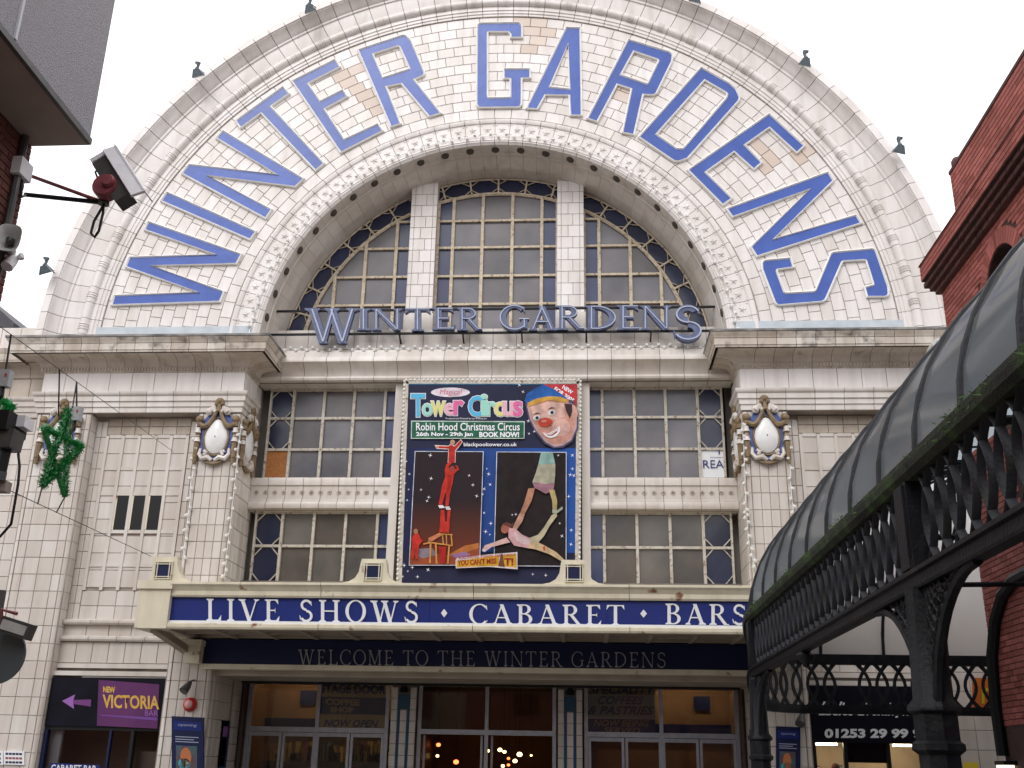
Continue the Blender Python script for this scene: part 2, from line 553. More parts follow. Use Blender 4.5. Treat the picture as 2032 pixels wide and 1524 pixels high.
def glyph(ch, T=.15, t=.055, serif=True):
    P = []
    sf = .045
    def rect(x0, x1, y0, y1):
        P.append([(x0, y0), (x1, y0), (x1, y1), (x0, y1)])
    def feet(x, w, y):
        if serif:
            e = .09
            if y == 0:
                P.append([(x - w / 2 - e, 0), (x + w / 2 + e, 0), (x + w / 2 + e, sf), (x + w / 2, sf * 2.2), (x - w / 2, sf * 2.2), (x - w / 2 - e, sf)])
            else:
                P.append([(x - w / 2 - e, 1), (x - w / 2 - e, 1 - sf), (x - w / 2, 1 - sf * 2.2), (x + w / 2, 1 - sf * 2.2), (x + w / 2 + e, 1 - sf), (x + w / 2 + e, 1)])
    def stem(x, w=T, y0=0, y1=1, f0=True, f1=True):
        rect(x - w / 2, x + w / 2, y0, y1)
        if f0:
            feet(x, w, 0)
        if f1:
            feet(x, w, 1)
    def diag(xa, ya, xb, yb, w):
        h = w / 2 * 1.1
        P.append([(xa - h, ya), (xb - h, yb), (xb + h, yb), (xa + h, ya)])
    def arc(cx, cy, rx, ry, a0, a1, th=None, n=14):
        for i in range(n):
            q = []
            for k in (i, i + 1):
                a = math.radians(a0 + (a1 - a0) * k / n)
                w = th if th else t + (T - t) * abs(math.cos(a)) ** 1.5
                q.append(((cx + rx * math.cos(a), cy + ry * math.sin(a)), (cx + (rx - w) * math.cos(a), cy + (ry - w) * math.sin(a))))
            P.append([q[0][0], q[1][0], q[1][1], q[0][1]])
    def tri(*p):
        if serif:
            P.append(list(p))
    w = 1.0
    if ch == 'I':
        stem(.2); w = .4
    elif ch == 'L':
        stem(.22); rect(.22, .72, 0, t); tri((.72, 0), (.74, .27), (.6, t)); w = .78
    elif ch == 'E':
        stem(.22); rect(.22, .7, 0, t); rect(.22, .66, 1 - t, 1); rect(.22, .54, .5 - t / 2, .5 + t / 2)
        tri((.7, 0), (.73, .25), (.58, t)); tri((.66, 1), (.54, 1 - t), (.68, .77)); tri((.54, .62), (.5, .5), (.54, .38)); w = .78
    elif ch == 'T':
        stem(.42, f1=False); rect(.04, .8, 1 - t, 1)
        tri((.04, 1), (.02, .76), (.15, 1 - t)); tri((.8, 1), (.69, 1 - t), (.82, .76)); w = .84
    elif ch == 'H':
        stem(.2); stem(.82); rect(.2, .82, .5 - t / 2, .5 + t / 2); w = 1.02
    elif ch == 'N':
        stem(.17, t); stem(.86, t, f0=False); diag(.17, 1, .84, 0, T); w = 1.03
    elif ch == 'V':
        diag(.13, 1, .47, 0, T); diag(.47, 0, .8, 1, t); feet(.13, T, 1); feet(.8, t, 1); w = .93
    elif ch == 'W':
        diag(.13, 1, .4, 0, T); diag(.4, 0, .64, 1, t); diag(.6, 1, .88, 0, T); diag(.88, 0, 1.13, 1, t)
        feet(.13, T, 1); feet(.62, T, 1); feet(1.13, t, 1); w = 1.27
    elif ch == 'M':
        stem(.16, t); diag(.18, 1, .53, .05, T); diag(.53, .05, .88, 1, t); stem(.9, T); w = 1.08
    elif ch == 'A':
        diag(.13, 0, .45, 1, t); diag(.43, 1, .78, 0, T); rect(.25, .68, .31, .31 + t); feet(.13, t, 0); feet(.78, T, 0); w = .93
    elif ch == 'O':
        arc(.5, .5, .47, .52, 0, 360, n=28); w = 1.0
    elif ch == 'C':
        arc(.5, .5, .47, .52, 48, 312, n=22); tri((.81, .98), (.78, .78), (.85, .7)); tri((.8, .16), (.85, .22), (.83, .1)); w = .9
    elif ch == 'G':
        arc(.5, .5, .47, .52, 48, 318, n=22); tri((.81, .98), (.78, .78), (.85, .7)); stem(.82, T, .08, .44, False, False); rect(.66, .97, .42, .46); w = .98
    elif ch == 'D':
        stem(.2); arc(.32, .5, .6, .5, -90, 90, n=16); rect(.2, .33, 0, t); rect(.2, .33, 1 - t, 1); w = .98
    elif ch == 'B':
        stem(.2); arc(.38, .76, .28, .24, -90, 90, n=10); arc(.4, .27, .33, .27, -90, 90, n=10)
        rect(.2, .4, 0, t); rect(.2, .4, 1 - t, 1); rect(.2, .4, .5, .5 + t); w = .8
    elif ch == 'R':
        stem(.2); arc(.4, .74, .29, .26, -90, 90, n=10); rect(.2, .41, 1 - t, 1); rect(.2, .41, .48, .48 + t)
        diag(.42, .5, .78, 0, T); rect(.76, .92, 0, sf); w = .88
    elif ch == 'P':
        stem(.2); arc(.4, .74, .29, .26, -90, 90, n=10); rect(.2, .41, 1 - t, 1); rect(.2, .41, .48, .48 + t); w = .78
    elif ch == 'S':
        q = (T + t) / 2 * 1.05
        arc(.37, .755, .26, .26, 25, 270, q, 14); arc(.37, .265, .29, .28, 90, -155, q, 14)
        tri((.6, .95), (.56, .8), (.62, .72)); tri((.1, .06), (.12, .22), (.06, .3)); w = .72
    elif ch == '.':
        P.append([(.2, .38), (.32, .5), (.2, .62), (.08, .5)]); w = .4
    elif ch == ' ':
        w = .42
    return P, w
def serif_line(s, quad, m, parent, depth=.02, T=.15, t=.055, gap=.12, name='letter', lift=.0, serif=True, extra=None):
    """serif capitals laid into a quad; every letter a part"""
    x = 0
    lay = []
    for ch in s:
        P, w = glyph(ch, T, t, serif)
        lay.append((ch, P, x))
        x += w + gap
    x -= gap
    f = quadmap(quad)
    nrm = (Vector(quad[1]) - Vector(quad[0])).cross(Vector(quad[3]) - Vector(quad[0])).normalized()
    for ch, P, x0 in lay:
        if not P:
            continue
        b = MB()
        for i, pl in enumerate(P):
            pts = [f((px_ + x0) / x, py_) + nrm * lift for px_, py_ in pl]
            b.prism(pts, nrm * (depth + i * .0005))
        b.build(name, m, parent)
# ================================================================ setting
g = MB().face([(-300, -300, 0), (300, -300, 0), (300, 300, 0), (-300, 300, 0)])
g.build('ground', 'asphalt', kind='structure')
MB().box(-30, 30, -2.6, 9, -.05, .12).build('pavement', 'paving', kind='structure')

# ================================================================ theatre building
ZC = 9.279
T = thing('theatre_building', 'white faience theatre front with great semicircular arch and blue lettering', 'building')
def pol(a, r, y):                       # a from the crown, clockwise
    return Vector((r * math.sin(a), y, ZC + r * math.cos(a)))

# --- tympanum: backing, courses of tiles
face = MB()
n = 72
rows = [[pol(-PI / 2 + PI * i / n, r, y) for i in range(n + 1)] for r, y in ((5.2, .03), (8.0, .03))]
face.grid(rows)
FACE = face.build('arch_wall', 'grout_w', T)
cells = []
NC = 11
for k in range(NC):
    r0 = 5.30 + (7.93 - 5.30) * k / NC
    r1 = 5.30 + (7.93 - 5.30) * (k + 1) / NC
    nt_ = round(PI * r1 / .38)
    sh = (k % 2) * .5 + random.uniform(-.12, .12)
    edges = [-PI / 2] + sorted(-PI / 2 + PI * (j + sh + random.uniform(-.05, .05)) / nt_ for j in range(0 if sh > .2 else 1, nt_)) + [PI / 2]
    for a0, a1 in zip(edges, edges[1:]):
        if a1 - a0 < .012:
            continue
        ga = .0042 / r1
        cells.append([pol(a0 + ga, r0 + .0045, .03), pol(a1 - ga, r0 + .0045, .03), pol(a1 - ga, r1 - .0045, .03), pol(a0 + ga, r1 - .0045, .03)])
PINK = [W(*p) for p in ((697, 150), (712, 170), (728, 195), (742, 220), (1045, 45), (1075, 60), (1060, 85), (1215, 165), (1240, 190), (1515, 300), (1530, 330), (1600, 300), (845, 15))]
def pick(c):
    if c is None:
        return 'tile_pink'
    p = sum((Vector(q) for q in c), Vector()) / 4
    return 'tile_pink' if min((Vector((p.x, 0, p.z)) - q).length for q in PINK) < .23 else 'tile'
many('tile', cells, 'tile', FACE, pick=pick, off=(0, -.03, 0))

# --- arch rim: one moulded block swept round
def ringblock(prof, half, sub, mat_, name, tub=None, smooth=True):
    b = MB()
    rows = [[(r * math.sin(a), y, r * math.cos(a)) for r, y in prof] for a in [-half + 2 * half * i / sub for i in range(sub + 1)]]
    b.grid(rows)
    for q in (rows[0], rows[-1]):
        b.prism(q, (0, 0, 0), sides=False)
    if tub:
        tub(b)
    return b.mesh(name, mat_, smooth)
bead = [(8.265 + .095 * math.cos(q), -.06 - .095 * math.sin(q)) for q in [PI * i / 6 for i in range(7)]][::-1]
rimprof = [(7.94, .04), (7.94, -.03), (7.99, -.03), (8.0, -.05), (8.06, -.05), (8.07, -.07), (8.13, -.07)] + bead + \
    [(8.385, -.07), (8.70, -.07), (8.71, -.10), (8.76, -.10), (8.775, -.13), (8.83, -.16), (8.90, -.23), (8.93, -.29), (8.95, -.29), (8.955, -.32), (9.14, -.27), (9.15, .55), (7.94, .55)]
NR = 74
h_ = PI / NR / 2
def rings(b):
    for q in (-.05, 0, .05):
        a = q / 8.265
        b.tube([(8.265 * math.sin(a) + 0, -.06 - .10 * math.sin(w_), 8.265 * math.cos(a) + .10 * math.cos(w_)) for w_ in [PI * i / 6 for i in range(7)]], .013, 4)
rimA = ringblock(rimprof, h_ - .0007, 3, 'tile', 'rim_block')
rimB = ringblock(rimprof, h_ - .0007, 3, 'tile', 'rim_block', rings)
for i in range(NR):
    a = -PI / 2 + PI * (i + .5) / NR
    o = place(rimB if i % 2 else rimA, 'rim_block', T, (0, 0, ZC), (0, a, 0))
b = MB()
b.grid([[pol(-PI / 2 + PI * i / n, r, y) for r, y in ((7.9, .06), (8.36, .0), (8.8, -.04), (9.12, -.2), (9.13, .5))] for i in range(n + 1)])
b.build('rim_core', 'grout', T)

# --- star band (blocks with a star in relief) and edge moulding
NS = 50
hs = PI / NS / 2
starprof = [(4.86, .03), (4.86, -.01), (5.155, -.01), (5.165, -.035), (5.20, -.05), (5.245, -.05), (5.275, -.02), (5.28, .03)]
def star(b):
    R_, r_ = .085, .035
    pts = []
    for k in range(10):
        rr = R_ if k % 2 == 0 else r_
        a = PI / 2 + k * PI / 5
        pts.append((rr * math.cos(a), -.012, 5.005 + rr * math.sin(a)))
    c = (0, -.045, 5.005)
    for k in range(10):
        b.face([pts[k], pts[(k + 1) % 10], c])
    for sx in (-1, 1):
        for sz in (4.90, 5.12):
            b.ball((sx * .125, -.012, sz), .022, .012, .022, 6, 3)
starmesh = ringblock(starprof, hs - .0012, 2, 'tile', 'star_block', star)
edgeprof = [(4.86, .03), (4.86, -.02), (4.80, -.02), (4.795, -.035), (4.765, -.055), (4.735, -.055), (4.73, -.04), (4.70, -.045), (4.68, -.02), (4.65, 0), (4.65, .05)]
edgemesh = ringblock(edgeprof, hs - .0012, 3, 'tile', 'edge_block')
sofprof = [(4.66, .0), (4.65, .02), (4.65, .34), (4.63, .36), (4.63, .40), (4.65, .41), (4.64, .44), (4.57, .66), (4.545, .76), (4.54, .80), (4.54, 1.22), (4.7, 1.22), (4.7, .0)]
sofmesh = ringblock(sofprof, hs - .0005, 3, 'tile_low', 'soffit_block')
for i in range(NS):
    a = -PI / 2 + PI * (i + .5) / NS
    place(starmesh, 'star_block', T, (0, 0, ZC), (0, a, 0))
    place(edgemesh, 'edge_block', T, (0, 0, ZC), (0, a, 0))
    place(sofmesh, 'soffit_block', T, (0, 0, ZC), (0, a, 0))
b = MB()
b.grid([[pol(-PI / 2 + PI * i / n, r, y) for r, y in ((5.3, .02), (4.87, .01), (4.75, .0), (4.68, .02), (4.672, .3), (4.66, 1.2))] for i in range(n + 1)])
b.build('arch_core', 'grout_w', T)
# lamp sockets in the soffit
q = MB()
q.lathe((0, 0, 0), [(.085, .01), (.08, -.015), (.05, -.022), (0, -.024)], 12)
sock = q.mesh('lamp_socket', 'socket', True)
NH = 27
for i in range(NH):
    a = -PI / 2 + PI * (i + .5) / NH
    p = pol(a, 4.645, .19)
    o = place(sock, 'lamp_socket', T, p, (0, a, 0))
    o.scale = (1, 1.25, 1)

# --- great blue letters, traced on the wall plane
K = 2032 / 700
def c1(x, y): return (x / K, y / K)
def c2(x, y): return (650 + x / K, y / K)
def c3(x, y): return (1332 + x / K, y / K)
def c4(x, y): return (x / K, 450 + y / K)
def c7(x, y): return (1332 + x / K, 450 + y / K)
def tr(c, *pts): return [c(*p) for p in pts]
LET = [
 ('W', tr(c4, (655, 450), (1265, 430), (1285, 380), (868, 228), (1360, 212), (1385, 165), (862, -19), (845, 19), (1258, 167), (755, 185), (735, 232), (1158, 384), (668, 405)), []),
 ('I', tr(c1, (968, 1118), (1468, 1340), (1440, 1378), (940, 1160)), []),
 ('N', tr(c1, (1060, 1003), (1530, 1255), (1558, 1213), (1190, 1015), (1700, 1075), (1742, 1035), (1290, 765), (1258, 800), (1610, 1015), (1095, 958)), []),
 ('T', tr(c1, (1368, 703), (1632, 512), (1660, 545), (1553, 618), (1860, 945), (1820, 980), (1508, 650), (1390, 735)), []),
 ('E', tr(c1, (1693, 475), (1930, 355), (1953, 390), (1768, 485), (1845, 595), (1975, 530), (1995, 560), (1862, 632)) + tr(c2, (97, 815), (290, 725), (312, 757), (80, 877)), []),
 ('R', tr(c2, (185, 297), (425, 218), (455, 222), (478, 245), (550, 415), (543, 440), (490, 462), (645, 655), (590, 672), (430, 482), (332, 502), (415, 715), (370, 730)),
  [tr(c2, (255, 315), (400, 268), (425, 278), (478, 395), (468, 412), (318, 460))]),
 ('G', tr(c2, (868, 168), (888, 145), (1090, 142), (1115, 168), (1115, 218), (1062, 218), (1062, 202), (1045, 185), (932, 185), (917, 200), (917, 558), (932, 575), (1045, 573), (1060, 558), (1060, 455), (1022, 453), (1022, 408), (1162, 408), (1162, 450), (1113, 453), (1112, 592), (1090, 618), (888, 620), (865, 598)), []),
 ('A', tr(c2, (1378, 170), (1450, 172), (1458, 665), (1405, 665), (1398, 550), (1250, 548), (1205, 628), (1155, 625)), [tr(c2, (1388, 250), (1400, 525), (1272, 512))]),
 ('R', tr(c2, (1735, 240), (1958, 308), (1981, 330), (1976, 360), (1892, 532), (1866, 548), (1812, 545), (1760, 775), (1705, 765), (1757, 515), (1665, 485), (1550, 700), (1505, 685)),
  [tr(c2, (1760, 295), (1898, 342), (1910, 362), (1850, 485), (1830, 492), (1680, 440))]),
 ('D', tr(c3, (172, 400), (-178, 793), (0, 915), (45, 928), (90, 912), (375, 592), (384, 560), (366, 520), (330, 490)), [tr(c3, (190, 460), (308, 528), (328, 552), (320, 575), (85, 850), (60, 868), (28, 866), (-95, 780))]),
 ('E', tr(c3, (562, 668), (757, 845), (722, 878), (565, 733), (413, 840), (512, 942), (475, 973), (362, 872), (187, 997), (340, 1147), (297, 1178), (105, 985)), []),
 ('N', tr(c3, (328, 1210), (898, 1003), (925, 1045), (575, 1390), (1058, 1250), (1083, 1287), (495, 1475), (465, 1427), (805, 1090), (355, 1248)), []),
 ('S', tr(c7, (1120, 357), (1132, 402), (1222, 402), (1243, 383), (1240, 350), (1172, 152), (1145, 138), (940, 157), (918, 172), (838, 365), (812, 384), (668, 392), (640, 375), (602, 270), (612, 245), (695, 233), (680, 190), (548, 203), (528, 222), (530, 250), (600, 432), (628, 450), (858, 431), (885, 412), (972, 213), (995, 197), (1108, 190), (1128, 202), (1167, 325), (1160, 347)), []),
]
def area2(p):
    return sum(p[i][0] * p[(i + 1) % len(p)][1] - p[(i + 1) % len(p)][0] * p[i][1] for i in range(len(p))) / 2
def offset2(p, d):
    if area2(p) < 0:
        p = p[::-1]
    out = []
    n_ = len(p)
    for i in range(n_):
        a, b_, c_ = Vector(p[i - 1]), Vector(p[i]), Vector(p[(i + 1) % n_])
        e1, e2 = (b_ - a).normalized(), (c_ - b_).normalized()
        n1, n2 = Vector((e1.y, -e1.x)), Vector((e2.y, -e2.x))
        k = n1 + n2
        den = max(.32, 1 + n1.dot(n2))
        out.append(tuple(b_ + k * (d / den)))
    return p, out
def rounded(p):
    """turn short chamfers between two long edges into arcs"""
    out = []
    n_ = len(p)
    skip = set()
    V2 = [Vector(q) for q in p]
    for i in range(n_):
        if i in skip:
            continue
        j = (i + 1) % n_
        A, B, A0, B1 = V2[i], V2[j], V2[i - 1], V2[(j + 1) % n_]
        d1, d2 = A - A0, B1 - B
        den = d1.x * d2.y - d1.y * d2.x
        done = False
        if j != 0 and (B - A).length < .17 and d1.length > .1 and d2.length > .1 and abs(den) > 1e-4:
            u = ((B.x - A.x) * d2.y - (B.y - A.y) * d2.x) / den
            v = ((B.x - A.x) * d1.y - (B.y - A.y) * d1.x) / den
            C = A + d1 * u
            if 0 < u < 2 and v < 0 and (C - A).length < .3 and (C - B).length < .3:
                for k in range(6):
                    t_ = k / 5
                    out.append(tuple(A * (1 - t_) ** 2 + C * (2 * t_ * (1 - t_)) + B * t_ ** 2))
                skip.add(j)
                done = True
        if not done:
            out.append(tuple(A))
    return out
for ch, poly, holes in LET:
    w2 = [(W(*p).x, W(*p).z) for p in poly]
    h2 = [[(W(*p).x, W(*p).z) for p in h] for h in holes]
    w2 = rounded(w2)
    h2 = [rounded(h) for h in h2]
    b = MB()
    base, _ = offset2(w2, 0)
    hb = [offset2(h, 0)[0] for h in h2]
    b.prism([(x, 0, z) for x, z in base], (0, -.035, 0), [[(x, 0, z) for x, z in h] for h in hb], t=.7)
    L_ = b.build('blue_letter', 'blue', T)
    r = MB()
    for ring, d in [(w2, .042)] + [(h, -.042) for h in h2]:
        p0, p1 = offset2(ring, d)
        n_ = len(p0)
        for i in range(n_):
            j = (i + 1) % n_
            a, b_, c_, e = p0[i], p0[j], p1[j], p1[i]
            md = lambda u, v: ((u[0] + v[0]) / 2, (u[1] + v[1]) / 2)
            m1, m2 = md(a, e), md(b_, c_)
            r.face([(a[0], -.033, a[1]), (b_[0], -.033, b_[1]), (m2[0], -.066, m2[1]), (m1[0], -.066, m1[1])])
            r.face([(m1[0], -.066, m1[1]), (m2[0], -.066, m2[1]), (c_[0], -.05, c_[1]), (e[0], -.05, e[1])])
            r.face([(e[0], -.05, e[1]), (c_[0], -.05, c_[1]), (c_[0], .0, c_[1]), (e[0], .0, e[1])])
    r.build('rim', 'rim', L_)

# --- flashing on the cornice tops
for s in (-1, 1):
    MB().box(*sorted((s * 4.75, s * 8.75)), -.045, .01, 9.40, 9.80).build('lead_flashing', 'lead', T)

# --- pavilions either side: piers, panels, frieze, cornice
BED = [(.0, 8.82), (.05, 8.84), (.05, 8.92), (.07, 8.935), (.085, 8.98), (.12, 9.03), (.19, 9.07), (.30, 9.09), (.44, 9.095), (.44, 9.12), (.0, 9.12)]
COR = [(.0, 9.10), (.44, 9.10), (.45, 9.075), (.50, 9.075), (.505, 9.11), (.52, 9.12), (.52, 9.25), (.535, 9.26), (.54, 9.285), (.57, 9.32), (.585, 9.36), (.0, 9.40)]
LIPP = [(.45, 9.362), (.588, 9.358), (.60, 9.37), (.60, 9.41), (.58, 9.42), (.0, 9.45), (.0, 9.40)]
ARC = [(.0, 7.98), (.02, 7.99), (.02, 8.09), (.045, 8.10), (.045, 8.20), (.075, 8.21), (.075, 8.31), (.10, 8.325), (.115, 8.36), (.115, 8.40), (.0, 8.41)]
def cutpath(path, L0, joints=True):
    """split a plan polyline into block sub-paths of about L0; corners stay inside a block"""
    segs = []
    pts = [Vector(p) for p in path]
    marks = []
    acc = 0
    cum = [0]
    for a, b_ in zip(pts, pts[1:]):
        acc += (b_ - a).length
        cum.append(acc)
    nb = max(1, round(acc / L0))
    cuts = [acc * i / nb for i in range(nb + 1)]
    for i in range(1, nb):                      # keep cuts off the corners
        for c in cum[1:-1]:
            if abs(cuts[i] - c) < .1:
                cuts[i] = c + (.14 if cuts[i] >= c else -.14)
    def at(s_):
        for k in range(len(pts) - 1):
            if s_ <= cum[k + 1] + 1e-6:
                u = (s_ - cum[k]) / max(1e-9, cum[k + 1] - cum[k])
                return pts[k].lerp(pts[k + 1], u)
        return pts[-1]
    for a, b_ in zip(cuts, cuts[1:]):
        g_ = .0055
        sub = [at(a + g_)] + [pts[k] for k in range(1, len(pts) - 1) if a + g_ < cum[k] < b_ - g_] + [at(b_ - g_)]
        segs.append(sub)
    return segs
def moulding(name, prof, path, L0, m, parent):
    for sub in cutpath(path, L0):
        MB().sweep(prof, sub, t=random.random()).build(name, m, parent, True)
    core = [(max(-.01, o - .012), z) for o, z in prof]
    MB().sweep(core, path, cap=False).build('joint_core', 'grout', parent)
def grid_tiles(name, xs, zs, y, parent, m='tile_low', bond=0, off=-.02, gap=.0045, skip=None):
    for k in range(len(zs) - 1):
        for j in range(len(xs) - 1):
            x0, x1 = sorted((xs[j], xs[j + 1]))
            z0, z1 = zs[k], zs[k + 1]
            if skip and skip((x0 + x1) / 2, (z0 + z1) / 2):
                continue
            cx, cz = (x0 + x1) / 2, (z0 + z1) / 2
            hx, hz = (x1 - x0) / 2 - gap, (z1 - z0) / 2 - gap
            b = MB().plate([(-hx, 0, -hz), (hx, 0, -hz), (hx, 0, hz), (-hx, 0, hz)], (0, off, 0), .006, random.random() * .8)
            b.build(name, m, parent, loc=(cx, y, cz))
def frange(a, b, st):
    n_ = max(1, round((b - a) / st))
    return [a + (b - a) * i / n_ for i in range(n_ + 1)]

# ornament: glazed cartouche with oval, swags, scrolls and side drops (local: x across, y out, z up, about 1.55 m tall)
def cartouche(parent, origin, rotz):
    Mx = Matrix.Translation(Vector(origin) + Vector((0, 0, .04))) @ Matrix.Rotation(rotz, 4, 'Z') @ Matrix.Scale(1.12, 4)
    C_ = thing_part(parent, 'cartouche')
    def put(b, nm, m):
        b.xf(Mx)
        b.build(nm, m, C_, True)
    b = MB()
    ol = [(-.25, .33), (-.27, .0), (-.25, -.28), (-.12, -.42), (.12, -.42), (.25, -.28), (.27, 0), (.25, .33), (.12, .5), (-.12, .5)]
    b.prism([(x, 0, z) for x, z in ol], (0, -.025, 0))
    put(b, 'blue_field', 'bluegl')
    b = MB()
    ov = []
    for k in range(20):
        a = 2 * PI * k / 20
        zz = math.sin(a)
        ov.append((.205 * math.cos(a) * (1 - .28 * max(0, zz) ** 1.5), (.335 if zz > 0 else .30) * zz))
    for sc, y_ in ((1, -.03), (.8, -.075), (.45, -.095)):
        pass
    rows = [[(x * sc, y_, z * sc) for x, z in ov] for sc, y_ in ((1, -.02), (.97, -.055), (.8, -.085), (.5, -.105), (.05, -.112))]
    b.grid(rows, wrap=True)
    put(b, 'oval', 'oval')
    b = MB()
    b.tube([(x * 1.07, -.04, z * 1.07) for x, z in ov], .018, 5, closed=True)
    put(b, 'oval_frame', 'gold')
    for s in (-1, 1):
        b = MB()
        b.ball((s * .32, -.06, .33), .075, .06, .07)
        b.tube([(s * .32, -.05, .3), (s * .32, -.05, .2)], .045, 7)
        b.tube([(s * .33, -.05, .02), (s * .33, -.05, -.0)], .05, 7)
        b.tube([(s * .33, -.05, -.1), (s * .335, -.05, -.36)], [.05, .042], 7)
        b.tube([(s * .335, -.05, -.37), (s * .335, -.05, -.47)], [.045, .03], 7)
        b.tube([(s * .33, -.04, .14), (s * .33, -.04, -.12)], .042, 7)
        put(b, 'drop', 'gold')
        b = MB()
        b.lathe((s * .33, -.05, .17), [(.045, .0), (.045, -.04), (.06, -.09), (.0, -.09)], 9)
        b.lathe((s * .33, -.05, .03), [(.045, .0), (.045, -.05), (.065, -.11), (.0, -.11)], 9)
        put(b, 'drop_bell', 'tile_low')
        b = MB()
        sw = []
        for k in range(9):
            u = k / 8
            sw.append((s * (.03 + .28 * u), -.075, .43 - .23 * u + .1 * (u - .5) ** 2 * 2 - .05 * math.sin(PI * u) * 2))
        b.tube(sw, [.03, .034, .038, .042, .046, .048, .046, .042, .036], 7)
        put(b, 'swag', 'gold')
        b = MB()
        sp = [(s * (.14 - (.085 - .0085 * k) * math.cos(k * .75)), -.07, .45 + (.075 - .0075 * k) * math.sin(k * .75)) for k in range(9)]
        b.tube(sp, [.042] * 5 + [.036, .03, .026, .02], 7)
        b.tube([(s * .07, -.06, .55), (s * .12, -.08, .5), (s * .17, -.09, .44)], [.03, .05, .05], 7)
        put(b, 'scroll', 'tile_low')
        b = MB()
        b.tube([(s * .25, -.05, -.2), (s * .26, -.06, -.3), (s * .2, -.07, -.38), (s * .1, -.08, -.36), (s * .02, -.085, -.42)], [.022, .035, .045, .05, .03], 7)
        b.tube([(s * .18, -.06, -.24), (s * .13, -.08, -.28), (s * .17, -.09, -.33)], [.03, .035, .03], 6)
        put(b, 'bottom_scroll', 'tile_low')
    b = MB()
    b.ball((0, -.07, .66), .075, .05, .06)
    b.ball((-.05, -.07, .61), .04, .04, .05)
    b.ball((.05, -.07, .61), .04, .04, .05)
    b.tube([(0, -.06, .62), (0, -.07, .46)], [.035, .05], 7)
    put(b, 'finial', 'gold')
    b = MB()
    b.tube([(-.16, -.05, -.42), (-.08, -.06, -.455), (0, -.07, -.47), (.08, -.06, -.455), (.16, -.05, -.42)], [.015, .03, .04, .03, .015], 7)
    put(b, 'base_swag', 'gold')
def thing_part(parent, name):
    o = bpy.data.objects.new(name, None)
    COL.objects.link(o)
    o.parent = parent
    o.matrix_parent_inverse = PINV.get(parent.name, Matrix())
    o.empty_display_size = .2
    return o

